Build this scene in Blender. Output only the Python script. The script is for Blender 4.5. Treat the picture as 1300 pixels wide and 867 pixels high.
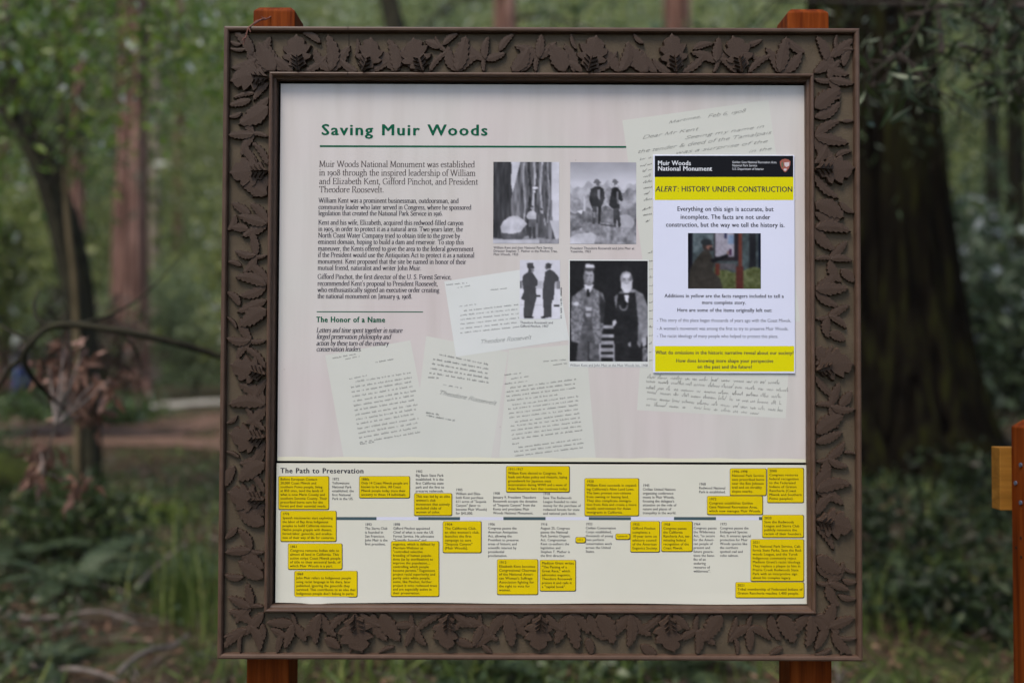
import bpy, bmesh, math, random
import numpy as np
from mathutils import Vector, Matrix

for o in list(bpy.data.objects):
    bpy.data.objects.remove(o, do_unlink=True)
SC = bpy.context.scene
COL = SC.collection
R = math.radians

# ---------------------------------------------------------------- camera
CAM_X, CAM_Y, CAM_Z = 0.0, -1.96, 1.50
LENS = 35.0
PITCH, ROLL = 1.45, 0.2
cd = bpy.data.cameras.new('camera')
cam = bpy.data.objects.new('camera', cd)
COL.objects.link(cam)
cd.lens = LENS
cd.sensor_width = 36.0
cd.clip_start, cd.clip_end = 0.05, 500.0
CAM_ROT = Matrix.Rotation(R(90 + PITCH), 3, 'X') @ Matrix.Rotation(R(ROLL), 3, 'Z')
cam.matrix_world = Matrix.Translation((CAM_X, CAM_Y, CAM_Z)) @ CAM_ROT.to_4x4()
cd.dof.use_dof = True
cd.dof.focus_distance = 1.95
cd.dof.aperture_fstop = 1.45
cd.dof.aperture_blades = 9
SC.camera = cam

# ---------------------------------------------------------------- sky, sun, exposure
SUN_EL, SUN_AZ = 56.0, 212.0          # azimuth measured clockwise from +Y (behind the viewer, a little to the left)
w = bpy.data.worlds.new('World')
SC.world = w
w.use_nodes = True
nt = w.node_tree
bg = nt.nodes['Background']
sky = nt.nodes.new('ShaderNodeTexSky')
sky.sky_type = 'NISHITA'
sky.sun_disc = False
sky.sun_elevation = R(SUN_EL)
sky.sun_rotation = R(SUN_AZ)
sky.air_density = 1.0
sky.dust_density = 1.5
sky.ozone_density = 0.6
nt.links.new(sky.outputs[0], bg.inputs[0])
bg.inputs[1].default_value = 0.13
sl = bpy.data.lights.new('sun', 'SUN')
sl.energy = 1.5
sl.angle = R(22)
sl.color = (1.0, 0.93, 0.84)
sun = bpy.data.objects.new('sun', sl)
COL.objects.link(sun)
sdir = Vector((math.sin(R(SUN_AZ)) * math.cos(R(SUN_EL)), math.cos(R(SUN_AZ)) * math.cos(R(SUN_EL)), math.sin(R(SUN_EL))))
sun.rotation_euler = (-sdir).to_track_quat('-Z', 'Y').to_euler()
sun.location = (0, -5, 12)
SC.view_settings.view_transform = 'Standard'
SC.view_settings.look = 'None'
SC.view_settings.gamma = 1.0
SC.view_settings.exposure = 1.05

# ---------------------------------------------------------------- photo pixel -> direction -> point on a known surface
FPX = 1300 * LENS / 36.0

def ray(px, py):
    v = Vector(((px - 650.0) / FPX, (433.5 - py) / FPX, -1.0))
    return CAM_ROT @ v

def on_y(px, py, y=0.0):
    d = ray(px, py)
    t = (y - CAM_Y) / d.y
    return Vector((CAM_X + d.x * t, y, CAM_Z + d.z * t))

def px_m(y=0.0):
    return (y - CAM_Y) / FPX

def ground_z(x, y):
    x = np.asarray(x, dtype=float); y = np.asarray(y, dtype=float)
    z = 0.02 * np.clip(y - 1.0, 0, 33)
    z = z + 0.42 * np.exp(-((x - 3.3) ** 2 / 7.0 + (y - 8.0) ** 2 / 12.0))
    z = z + 0.10 * np.exp(-((x + 2.5) ** 2 / 1.5 + (y - 5.2) ** 2 / 1.2))
    k = np.clip(y - 41.0, 0, None)
    h = 0.85 * k * k / (k + 8.0)
    z = z + h
    s = np.clip(np.abs(x) - 20.0, 0, None)
    z = z + 0.5 * s * s / (s + 8.0)
    n = np.clip((y - 0.8) / 2.0, 0, 1)
    z = z + n * (0.035 * np.sin(1.7 * x + 0.6 * y) + 0.03 * np.sin(2.9 * y - 1.3 * x) + 0.015 * np.sin(6.1 * x + 4.3 * y))
    return z

def on_ground(px, py):
    d = ray(px, py)
    lo, hi = 0.3, 120.0
    t = lo
    prev = lo
    while t < hi:
        p = Vector((CAM_X, CAM_Y, CAM_Z)) + d * t
        if p.z < float(ground_z(p.x, p.y)):
            break
        prev = t
        t *= 1.02
    a, b = prev, t
    for _ in range(25):
        m = (a + b) / 2
        p = Vector((CAM_X, CAM_Y, CAM_Z)) + d * m
        if p.z < float(ground_z(p.x, p.y)):
            b = m
        else:
            a = m
    p = Vector((CAM_X, CAM_Y, CAM_Z)) + d * b
    return Vector((p.x, p.y, float(ground_z(p.x, p.y))))

# ---------------------------------------------------------------- materials
def srgb(r, g, b):
    f = lambda c: (c / 255.0) / 12.92 if c / 255.0 <= 0.04045 else ((c / 255.0 + 0.055) / 1.055) ** 2.4
    return (f(r), f(g), f(b))

def new_mat(name):
    m = bpy.data.materials.new(name)
    m.use_nodes = True
    return m, m.node_tree, m.node_tree.nodes['Principled BSDF']

def plain(name, col, rough=0.6, spec=0.3):
    m, t, b = new_mat(name)
    b.inputs['Base Color'].default_value = (*col, 1)
    b.inputs['Roughness'].default_value = rough
    b.inputs['Specular IOR Level'].default_value = spec
    return m

def ramp_of(t, stops):
    r = t.nodes.new('ShaderNodeValToRGB')
    els = r.color_ramp.elements
    while len(els) < len(stops):
        els.new(0.5)
    for e, (p, c) in zip(els, stops):
        e.position = p
        e.color = (*c, 1)
    return r

def noisy(name, stops, scale=8.0, detail=5.0, rough=0.7, spec=0.25, bump=0.0, bump_dist=0.01, stretch=(1, 1, 1), bump_scale=None, rough_var=0.0, distortion=0.0):
    m, t, b = new_mat(name)
    tc = t.nodes.new('ShaderNodeTexCoord')
    mp = t.nodes.new('ShaderNodeMapping')
    mp.inputs['Scale'].default_value = stretch
    t.links.new(tc.outputs['Object'], mp.inputs[0])
    n = t.nodes.new('ShaderNodeTexNoise')
    n.inputs['Scale'].default_value = scale
    n.inputs['Detail'].default_value = detail
    n.inputs['Roughness'].default_value = 0.62
    n.inputs['Distortion'].default_value = distortion
    t.links.new(mp.outputs[0], n.inputs['Vector'])
    r = ramp_of(t, stops)
    t.links.new(n.outputs['Fac'], r.inputs[0])
    t.links.new(r.outputs[0], b.inputs['Base Color'])
    b.inputs['Roughness'].default_value = rough
    b.inputs['Specular IOR Level'].default_value = spec
    if rough_var:
        mr = t.nodes.new('ShaderNodeMapRange')
        mr.inputs['To Min'].default_value = rough - rough_var
        mr.inputs['To Max'].default_value = rough + rough_var
        t.links.new(n.outputs['Fac'], mr.inputs['Value'])
        t.links.new(mr.outputs[0], b.inputs['Roughness'])
    if bump:
        n2 = n
        if bump_scale:
            n2 = t.nodes.new('ShaderNodeTexNoise')
            n2.inputs['Scale'].default_value = bump_scale
            n2.inputs['Detail'].default_value = 4
            t.links.new(mp.outputs[0], n2.inputs['Vector'])
        bp = t.nodes.new('ShaderNodeBump')
        bp.inputs['Strength'].default_value = bump
        bp.inputs['Distance'].default_value = bump_dist
        t.links.new(n2.outputs['Fac'], bp.inputs['Height'])
        t.links.new(bp.outputs[0], b.inputs['Normal'])
    return m

def leaf_mat(name, stops, rough=0.4, spec=0.5, transl=0.35):
    """each leaf takes its own tone; light passes through the blade"""
    m, t, b = new_mat(name)
    g = t.nodes.new('ShaderNodeNewGeometry')
    r = ramp_of(t, stops)
    t.links.new(g.outputs['Random Per Island'], r.inputs[0])
    t.links.new(r.outputs[0], b.inputs['Base Color'])
    b.inputs['Roughness'].default_value = rough
    b.inputs['Specular IOR Level'].default_value = spec
    tr = t.nodes.new('ShaderNodeBsdfTranslucent')
    t.links.new(r.outputs[0], tr.inputs[0])
    mx = t.nodes.new('ShaderNodeMixShader')
    mx.inputs[0].default_value = transl
    t.links.new(b.outputs[0], mx.inputs[1])
    t.links.new(tr.outputs[0], mx.inputs[2])
    t.links.new(mx.outputs[0], t.nodes['Material Output'].inputs[0])
    return m

def print_mat(name, rough=0.45):
    """flat printed picture: colour stored on the sheet"""
    m, t, b = new_mat(name)
    a = t.nodes.new('ShaderNodeAttribute')
    a.attribute_name = 'ink'
    t.links.new(a.outputs['Color'], b.inputs['Base Color'])
    b.inputs['Roughness'].default_value = rough
    b.inputs['Specular IOR Level'].default_value = 0.08
    return m

# ---------------------------------------------------------------- objects and meshes
WROOT = set()
def link(o, parent=None):
    COL.objects.link(o)
    if parent is not None:
        o.parent = parent
        if parent.name in WROOT:          # the part's mesh is written in world coordinates
            o.matrix_parent_inverse = Matrix.Translation(-parent.location)
    return o

def mesh_obj(name, me, mat=None, parent=None, smooth=False):
    o = bpy.data.objects.new(name, me)
    if mat is not None and not me.materials:
        me.materials.append(mat)
    if smooth:
        me.polygons.foreach_set('use_smooth', np.ones(len(me.polygons), dtype=bool))
    return link(o, parent)

def empty(name, loc=(0, 0, 0), world=True):
    o = bpy.data.objects.new(name, None)
    o.empty_display_size = 0.1
    o.location = loc
    link(o)
    if world:
        WROOT.add(o.name)
    return o

def tag(o, label=None, cat=None, group=None, kind=None):
    if label: o['label'] = label
    if cat: o['category'] = cat
    if group: o['group'] = group
    if kind: o['kind'] = kind
    return o

def np_mesh(name, verts, faces):
    """verts (N,3), faces (M,k)"""
    verts = np.asarray(verts, dtype=np.float32); faces = np.asarray(faces, dtype=np.int32)
    me = bpy.data.meshes.new(name)
    me.vertices.add(len(verts))
    me.vertices.foreach_set('co', verts.ravel())
    k = faces.shape[1]
    me.loops.add(faces.size)
    me.loops.foreach_set('vertex_index', faces.ravel())
    me.polygons.add(len(faces))
    me.polygons.foreach_set('loop_start', np.arange(0, faces.size, k, dtype=np.int32))
    me.update(calc_edges=True)
    me.validate()
    return me

class MB:
    """collects shapes into one mesh"""
    def __init__(self):
        self.v, self.f = [], []
    def add(self, vs, fs):
        n = len(self.v)
        self.v += [tuple(p) for p in vs]
        self.f += [tuple(i + n for i in f) for f in fs]
    def box(self, x0, x1, y0, y1, z0, z1):
        self.add([(x0, y0, z0), (x1, y0, z0), (x1, y1, z0), (x0, y1, z0), (x0, y0, z1), (x1, y0, z1), (x1, y1, z1), (x0, y1, z1)],
                 [(0, 3, 2, 1), (4, 5, 6, 7), (0, 1, 5, 4), (1, 2, 6, 5), (2, 3, 7, 6), (3, 0, 4, 7)])
    def tube(self, pts, radii, n=8, cap=True, flute=0.0, nf=0, seed=0):
        pts = [Vector(p) for p in pts]
        rings = []
        up = Vector((0.13, 0.9, 0.2)).normalized()
        for i, p in enumerate(pts):
            a = pts[max(i - 1, 0)]; b = pts[min(i + 1, len(pts) - 1)]
            d = (b - a).normalized()
            u = d.cross(up)
            if u.length < 1e-3: u = d.cross(Vector((1, 0, 0)))
            u.normalize()
            v = d.cross(u)
            r = radii[i] if not isinstance(radii, (int, float)) else radii
            ring = []
            for k in range(n):
                th = 2 * math.pi * k / n
                rr = r
                if flute:
                    rr = r * (1 + flute * (0.6 * math.sin(nf * th + 0.35 * i + seed) + 0.5 * math.sin((2 * nf + 1) * th + seed * 2.1 + 0.2 * i) + 0.35 * math.sin((4 * nf + 3) * th + seed + 0.5 * i)))
                ring.append(p + u * (rr * math.cos(th)) + v * (rr * math.sin(th)))
            rings.append(ring)
        vs = [q for ring in rings for q in ring]
        fs = []
        for i in range(len(pts) - 1):
            for k in range(n):
                k2 = (k + 1) % n
                fs.append((i * n + k, i * n + k2, (i + 1) * n + k2, (i + 1) * n + k))
        if cap:
            fs.append(tuple(range(n - 1, -1, -1)))
            fs.append(tuple((len(pts) - 1) * n + k for k in range(n)))
        self.add(vs, fs)
    def build(self, name, mat, parent=None, smooth=False):
        me = bpy.data.meshes.new(name)
        me.from_pydata(self.v, [], self.f)
        me.update()
        return mesh_obj(name, me, mat, parent, smooth)

def bevel_obj(o, w, seg=2):
    bm = bmesh.new(); bm.from_mesh(o.data)
    bmesh.ops.bevel(bm, geom=bm.edges[:], offset=w, segments=seg, affect='EDGES', profile=0.5)
    bm.to_mesh(o.data); bm.free()
    return o

def leaves_mesh(name, base, direction, length, width, rng, fold=0.25):
    """one kite shaped, slightly folded leaf for each row"""
    n = len(base)
    d = direction / np.maximum(np.linalg.norm(direction, axis=1, keepdims=True), 1e-6)
    rnd = rng.normal(size=(n, 3))
    s = np.cross(d, rnd); s /= np.maximum(np.linalg.norm(s, axis=1, keepdims=True), 1e-6)
    u = np.cross(s, d)
    L = np.asarray(length).reshape(-1, 1) * np.ones((n, 1)); W = np.asarray(width).reshape(-1, 1) * np.ones((n, 1))
    v = np.empty((n, 4, 3))
    v[:, 0] = base
    v[:, 1] = base + d * L * 0.42 + s * W * 0.5 + u * W * fold
    v[:, 2] = base + d * L - u * W * fold * 1.2
    v[:, 3] = base + d * L * 0.42 - s * W * 0.5 + u * W * fold
    idx = np.arange(n).reshape(-1, 1) * 4
    f = np.concatenate([np.concatenate([idx, idx + 1, idx + 2], 1), np.concatenate([idx, idx + 2, idx + 3], 1)], 0)
    return np_mesh(name, v.reshape(-1, 3), f)
# ================================================================ lettering
# --- a pen-drawn book serif: strokes in hundredths of an em (x-height 43, capitals 66, ascenders 71)
SERIF = {
'a': (41, 'C 8,35 16,43 26,42 30,33 30,9 33,2 39,3;C 30,26 14,22 6,13 9,3 18,0 30,8'),
'b': (48, 'L 10,71 10,3;H 10,71;C 10,34 20,43 32,41 41,30 41,18 34,4 22,0 10,4'),
'c': (40, 'C 36,36 28,43 17,41 7,30 7,14 16,1 27,1 37,9'),
'd': (49, 'L 38,71 38,1;H 38,71;C 38,36 28,43 16,41 7,30 7,14 14,1 26,1 38,9;L 38,2 46,4'),
'e': (41, 'L 8,25 35,28;C 35,28 33,39 22,43 11,38 6,24 9,9 20,0 29,3 37,10'),
'f': (28, 'C 32,65 26,71 18,68 14,57 14,44;L 14,46 14,0;L 4,42 27,42;F 14,0'),
'g': (43, 'C 20,43 30,41 33,32 30,22 20,18 10,22 7,31 11,40 20,43;C 12,20 8,13 14,7 28,5 36,-3 33,-15 19,-20 6,-15 5,-6 14,4;L 31,39 42,42'),
'h': (51, 'L 10,71 10,0;H 10,71;C 10,32 20,42 31,42 38,34 38,24;L 38,26 38,0;F 10,0;F 38,0'),
'i': (25, 'L 12,43 12,0;H 12,43;F 12,0;D 12,60'),
'j': (23, 'L 13,43 13,-8;C 13,-6 11,-18 2,-21;H 13,43;D 13,60'),
'k': (48, 'L 10,71 10,0;H 10,71;F 10,0;L 34,42 12,20;L 18,26 42,1;F 41,0;B 33,42'),
'l': (25, 'L 12,71 12,0;H 12,71;F 12,0'),
'm': (77, 'L 10,43 10,0;H 10,43;C 10,32 20,42 31,42 37,34 37,24;L 37,26 37,0;C 37,32 47,42 58,42 64,34 64,24;L 64,26 64,0;F 10,0;F 37,0;F 64,0'),
'n': (51, 'L 10,43 10,0;H 10,43;C 10,32 20,42 31,42 38,34 38,24;L 38,26 38,0;F 10,0;F 38,0'),
'o': (46, 'C 23,43 10,38 6,22 11,5 23,0 35,5 40,21 35,38 23,43'),
'p': (49, 'L 10,43 10,-22;H 10,43;F 10,-22;C 10,35 20,43 32,41 42,30 42,18 34,3 22,0 10,5'),
'q': (48, 'L 38,43 38,-22;F 38,-22;C 38,36 28,43 16,41 7,30 7,14 14,1 26,1 38,9'),
'r': (35, 'L 10,43 10,0;H 10,43;F 10,0;C 10,31 18,42 26,42 33,39'),
's': (34, 'C 28,36 20,43 11,40 8,32 14,25 24,19 28,10 22,1 13,0 5,7'),
't': (29, 'L 13,54 13,9;C 13,12 14,2 20,1 28,5;L 3,42 26,42'),
'u': (50, 'L 10,43 10,14;C 10,16 12,3 21,0 30,3 38,12;L 38,43 38,0;H 10,43;H 38,43;L 38,1 45,3'),
'v': (46, 'L 8,42 24,0;L 24,0 39,42;B 8,42;B 39,42'),
'w': (68, 'L 8,42 21,0;L 21,0 34,41;L 34,41 47,0;L 47,0 60,42;B 8,42;B 60,42'),
'x': (45, 'L 8,42 37,0;L 36,42 8,0;B 8,42;B 37,42;F 8,0;F 37,0'),
'y': (45, 'L 8,42 24,3;L 38,42 22,-4;C 22,-4 15,-18 5,-20;B 8,42;B 38,42'),
'z': (42, 'L 7,41 36,41;L 36,41 7,1;L 7,1 37,1'),
'A': (66, 'L 32,67 8,0;L 32,67 57,0;L 17,24 48,24;F 8,0;F 57,0'),
'B': (58, 'L 13,66 13,0;L 13,65 30,65;C 30,65 43,62 44,50 38,38 28,36;L 13,36 29,36;C 29,36 46,34 50,18 42,3 28,1;L 13,1 28,1;F 13,0;F 13,66'),
'C': (64, 'C 56,54 44,66 26,64 9,48 8,24 22,3 42,0 58,12;L 56,64 56,50'),
'D': (71, 'L 13,66 13,0;L 13,65 32,65;C 32,65 54,60 63,38 58,12 36,1;L 13,1 36,1;F 13,0;F 13,66'),
'E': (56, 'L 13,66 13,0;L 13,65 47,65;L 13,35 40,35;L 13,1 49,1;F 13,0;F 13,66;L 47,65 47,54;L 40,41 40,29;L 49,1 52,14'),
'F': (52, 'L 13,66 13,0;L 13,65 46,65;L 13,35 38,35;F 13,0;F 13,66;L 46,65 46,54;L 38,41 38,29'),
'G': (70, 'C 57,54 44,66 26,64 9,48 8,24 22,3 42,0 58,6;L 58,28 58,4;B 58,28'),
'H': (73, 'L 13,66 13,0;L 60,66 60,0;L 13,35 60,35;F 13,0;F 13,66;F 60,0;F 60,66'),
'I': (33, 'L 16,66 16,0;F 16,0;F 16,66'),
'J': (32, 'L 17,66 17,-2;C 17,0 14,-13 3,-16;F 17,66'),
'K': (65, 'L 13,66 13,0;F 13,0;F 13,66;L 50,65 16,33;L 24,40 58,1;F 57,0;B 49,66'),
'L': (54, 'L 13,66 13,0;F 13,0;F 13,66;L 13,1 48,1;L 48,1 51,15'),
'M': (82, 'L 15,66 11,0;L 15,66 40,4;L 40,4 65,66;L 65,66 70,0;F 11,0;F 70,0;B 14,66;B 67,66'),
'N': (74, 'L 13,66 13,0;L 13,66 60,0;L 60,66 60,0;F 13,0;B 12,66;F 60,66'),
'O': (73, 'C 36,66 16,59 7,33 16,7 36,0 56,7 65,33 56,59 36,66'),
'P': (54, 'L 13,66 13,0;F 13,0;F 13,66;L 13,65 30,65;C 30,65 46,60 48,46 40,33 24,31'),
'Q': (73, 'C 36,66 16,59 7,33 16,7 36,0 56,7 65,33 56,59 36,66;C 36,0 48,-12 66,-16'),
'R': (62, 'L 13,66 13,0;F 13,0;F 13,66;L 13,65 30,65;C 30,65 45,61 46,48 38,36 26,34;L 30,34 55,1;F 55,0'),
'S': (48, 'C 39,55 30,66 16,63 10,50 18,38 32,30 40,16 32,2 18,0 8,12;L 39,64 39,53;L 8,13 8,2'),
'T': (62, 'L 31,66 31,0;L 6,65 56,65;F 31,0;L 6,65 5,52;L 56,65 57,52'),
'U': (70, 'L 13,66 13,20;C 13,22 18,4 34,0 50,4 57,22;L 57,66 57,20;F 13,66;F 57,66'),
'V': (66, 'L 8,66 33,0;L 33,0 57,66;B 8,66;B 57,66'),
'W': (94, 'L 8,66 28,0;L 28,0 47,64;L 47,64 67,0;L 67,0 86,66;B 8,66;B 86,66;B 46,66'),
'Y': (60, 'L 7,66 30,32;L 53,66 30,32;L 30,34 30,0;F 30,0;B 7,66;B 53,66'),
'Z': (58, 'L 9,65 50,65;L 50,65 8,1;L 8,1 52,1'),
'0': (46, 'C 23,43 10,38 6,22 11,5 23,0 35,5 40,21 35,38 23,43'),
'1': (26, 'L 13,43 13,0;F 13,0;F 13,43'),
'2': (42, 'C 8,34 16,43 28,41 33,31 24,16 7,1;L 7,1 37,1'),
'3': (40, 'C 8,38 18,43 29,38 28,26 16,20;C 16,20 31,16 33,-2 20,-18 5,-18'),
'5': (40, 'L 12,42 33,43;L 12,42 10,22;C 10,22 24,22 33,12 30,-8 18,-18 5,-18'),
'6': (44, 'C 36,64 18,54 8,32 9,10 22,0 36,8 37,25 26,36 12,30'),
'8': (46, 'C 23,64 12,60 11,48 20,38 33,30 38,14 30,2 18,0 8,10 10,24 22,34 33,44 34,56 23,64'),
'9': (44, 'C 34,22 22,8 9,14 7,32 20,43 34,36 37,16 28,-8 10,-21'),
'.': (22, 'D 10,2'), ',': (22, 'D 10,2;L 11,2 6,-11'), '-': (30, 'L 5,19 24,19'), "'": (20, 'D 10,66;L 11,66 7,55'),
'&': (66, 'C 56,30 44,6 24,0 10,12 18,30 32,44 30,62 18,58 22,38 40,14 58,2'), ':': (24, 'D 11,2;D 11,36'),
' ': (23, ''),
}

def _cat(pts, sub=4):
    pts = np.array(pts, dtype=float)
    if len(pts) < 3:
        return pts
    closed = np.allclose(pts[0], pts[-1])
    if closed:
        ext = np.vstack([pts[-2], pts, pts[1]])
    else:
        ext = np.vstack([2 * pts[0] - pts[1], pts, 2 * pts[-1] - pts[-2]])
    out = []
    for i in range(1, len(ext) - 2):
        p0, p1, p2, p3 = ext[i - 1], ext[i], ext[i + 1], ext[i + 2]
        for k in range(sub):
            t = k / sub
            out.append(0.5 * ((2 * p1) + (-p0 + p2) * t + (2 * p0 - 5 * p1 + 4 * p2 - p3) * t * t + (-p0 + 3 * p1 - 3 * p2 + p3) * t ** 3))
    out.append(ext[-2])
    return np.array(out)

def _stroke(pts, w, tmin, ang, mono=False):
    pts = np.asarray(pts, float)
    d = np.gradient(pts, axis=0)
    d /= np.maximum(np.linalg.norm(d, axis=1, keepdims=True), 1e-6)
    nrm = np.stack([-d[:, 1], d[:, 0]], 1)
    th = np.arctan2(d[:, 1], d[:, 0]) - ang
    t = np.full(len(pts), w) if mono else np.sqrt((w * np.sin(th)) ** 2 + tmin ** 2)
    a = pts + nrm * t[:, None] / 2
    b = pts - nrm * t[:, None] / 2
    v = np.empty((len(pts) * 2, 2)); v[0::2] = a; v[1::2] = b
    f = []
    for i in range(len(pts) - 1):
        f += [(2 * i, 2 * i + 1, 2 * i + 3), (2 * i, 2 * i + 3, 2 * i + 2)]
    return v, np.array(f)

_gc = {}
def serif_glyph(c, style='roman'):
    key = (c, style)
    if key in _gc: return _gc[key]
    adv, spec = SERIF.get(c, SERIF[' '])
    w, tmin, ang = {'roman': (8.8, 3.2, R(14)), 'text': (11.0, 4.4, R(14)), 'italic': (10.5, 4.2, R(14)), 'script': (5.2, 5.2, 0)}[style]
    V, F, n = [], [], 0
    def put(v, f):
        nonlocal n
        V.append(v); F.append(f + n); n += len(v)
    for s in spec.split(';'):
        if not s: continue
        kind, rest = s[0], s[2:]
        pts = [tuple(float(q) for q in p.split(',')) for p in rest.split()]
        x, y = pts[0]
        if kind == 'L':
            put(*_stroke(pts, w, tmin, ang, style == 'script'))
        elif kind == 'C':
            put(*_stroke(_cat(pts), w, tmin, ang, style == 'script'))
        elif kind == 'D':
            a = np.linspace(0, 2 * math.pi, 7)[:-1]
            r = 5.2 if style != 'script' else 3.2
            put(np.stack([x + r * np.cos(a), y + 2 + r * np.sin(a)], 1), np.array([(0, i, i + 1) for i in range(1, 5)]))
        elif style != 'script':
            if kind == 'F':
                put(np.array([(x - 10, y - 1.6), (x + 10, y - 1.6), (x + 10, y + 1.8), (x - 10, y + 1.8)]) if y < 50 else np.array([(x - 10, y - 1.8), (x + 10, y - 1.8), (x + 10, y + 1.6), (x - 10, y + 1.6)]), np.array([(0, 1, 2), (0, 2, 3)]))
            elif kind == 'B':
                put(np.array([(x - 8, y - 1.6), (x + 8, y - 1.6), (x + 8, y + 1.6), (x - 8, y + 1.6)]), np.array([(0, 1, 2), (0, 2, 3)]))
            elif kind == 'H':
                put(np.array([(x - 11, y - 5.5), (x + 2, y - 4), (x + 3, y + 1.5), (x - 1, y + 1.5)]), np.array([(0, 1, 2), (0, 2, 3)]))
    if V:
        v = np.vstack(V) / 100.0; f = np.vstack(F)
        if style == 'italic': v[:, 0] += 0.22 * v[:, 1]; v[:, 0] *= 0.9
        if style == 'script': v[:, 0] += 0.40 * v[:, 1]; v[:, 1] *= 0.95
    else:
        v = np.zeros((0, 2)); f = np.zeros((0, 3), int)
    k = {'roman': 1.0, 'text': 1.0, 'italic': 0.86, 'script': 1.02}[style]
    _gc[key] = (v, f, adv / 100.0 * k)
    return _gc[key]

# --- the built-in sans, read once glyph by glyph
SANS_CHARS = "ABCDEFGHIJKLMNOPQRSTUVWXYZabcdefghijklmnopqrstuvwxyz0123456789.,:;-'\"()$?&"
_sans = {}
def load_sans():
    made = []
    for bold, off in (('regular', 0.0),):
        for c in SANS_CHARS:
            for body in (c, c + 'l'):
                cu = bpy.data.curves.new('g', 'FONT')
                cu.body = body
                cu.offset = off
                cu.resolution_u = 2
                o = bpy.data.objects.new('g', cu)
                COL.objects.link(o)
                made.append((bold, c, body, o))
    bpy.context.view_layer.update()
    dg = bpy.context.evaluated_depsgraph_get()
    raw = {}
    for bold, c, body, o in made:
        me = o.evaluated_get(dg).to_mesh()
        me.calc_loop_triangles()
        v = np.array([(p.co.x, p.co.y) for p in me.vertices]).reshape(-1, 2)
        f = np.array([tuple(t.vertices) for t in me.loop_triangles], dtype=int).reshape(-1, 3)
        raw[(bold, c, body)] = (v, f)
        o.evaluated_get(dg).to_mesh_clear()
    for bold in ('regular',):
        lmin = raw[(bold, 'l', 'l')][0][:, 0].min(); lmax = raw[(bold, 'l', 'l')][0][:, 0].max()
        for c in SANS_CHARS:
            v, f = raw[(bold, c, c)]
            two = raw[(bold, c, c + 'l')][0]
            adv = two[:, 0].max() - lmax
            _sans[(c, bold)] = (v, f, adv)
        _sans[(' ', bold)] = (np.zeros((0, 2)), np.zeros((0, 3), int), 0.30)
    for _, _, _, o in made:
        cu = o.data
        bpy.data.objects.remove(o, do_unlink=True)
        bpy.data.curves.remove(cu)
load_sans()

def glyph(c, font):
    if font in ('regular', 'bold', 'heavy', 'oblique'):
        v, f, a = _sans.get((c, 'regular'), _sans[(' ', 'regular')])
        if font == 'oblique':
            v = v.copy(); v[:, 0] += 0.2 * v[:, 1]
        if font != 'regular': a = a + 0.02
        if font == 'heavy': a = a + 0.04
        return v, f, a
    return serif_glyph(c, font)

class Ink:
    """flat printed marks gathered into one mesh; y is the sheet they lie on"""
    def __init__(self, y):
        self.y, self.v, self.f, self.n = y, [], [], 0
    def tri(self, v3, f):
        self.v.append(np.asarray(v3)); self.f.append(np.asarray(f) + self.n); self.n += len(v3)
    def line(self, text, px0, py, em, font='regular', px1=None, rot=0.0, align='l', hs=1.0, track=0.0):
        """baseline starts at photo pixel (px0, py); em in photo pixels; px1 stretches the line to end there"""
        V, F, n, x = [], [], 0, 0.0
        for c in text:
            g, f, a = glyph(c, font)
            if len(g):
                q = g.copy(); q[:, 0] += x
                V.append(q); F.append(f + n); n += len(q)
            x += a + track
        if not V: return
        v = np.vstack(V); f = np.vstack(F)
        k = px_m(self.y)
        o = on_y(px0, py, self.y)
        sx = em * k * hs
        if px1 is not None:
            wid = v[:, 0].max()
            sx = (on_y(px1, py, self.y).x - o.x) / wid
        x0 = o.x
        if align == 'c': x0 -= v[:, 0].max() * sx / 2
        vx, vz = v[:, 0] * sx, v[:, 1] * em * k
        cr, sr = math.cos(rot), math.sin(rot)
        e = em * k
        # heavier weights: the same letter struck again slightly beside itself
        shifts = {'bold': ((-.02, 0), (0, 0), (.02, 0)), 'oblique': ((-.02, 0), (0, 0), (.02, 0)), 'heavy': ((-.036, 0), (0, .014), (0, -.014), (.036, 0), (-.018, .01), (.018, .01), (.018, -.01), (-.018, -.01))}.get(font, ((0, 0),))
        for q, (hx, hz) in enumerate(shifts):
            ax, az = vx + hx * e, vz + hz * e
            p = np.stack([x0 + ax * cr - az * sr, np.full(len(v), self.y - 4e-6 * q), o.z + ax * sr + az * cr], 1)
            self.tri(p, f)
    def poly(self, pix):
        p = [on_y(a, b, self.y) for a, b in pix]
        self.tri([tuple(q) for q in p], [(0, i, i + 1) for i in range(1, len(p) - 1)])
    def pen(self, pix, w):
        """a pen stroke through photo pixels, w pixels wide"""
        pts = np.array([(q.x, q.z) for q in (on_y(a, b, self.y) for a, b in pix)])
        v, f = _stroke(_cat(pts, 3), w * px_m(self.y), 0, 0, True)
        self.tri(np.stack([v[:, 0], np.full(len(v), self.y), v[:, 1]], 1), f)
    def build(self, name, mat, parent=None):
        v = np.vstack(self.v); f = np.vstack(self.f)
        # every face looks out of the sheet, towards -Y
        a, b, c = v[f[:, 0]], v[f[:, 1]], v[f[:, 2]]
        ny = np.cross(b - a, c - a)[:, 1]
        flip = ny > 0
        f[flip] = f[flip][:, ::-1]
        return mesh_obj(name, np_mesh(name, v, f), mat, parent)
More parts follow.
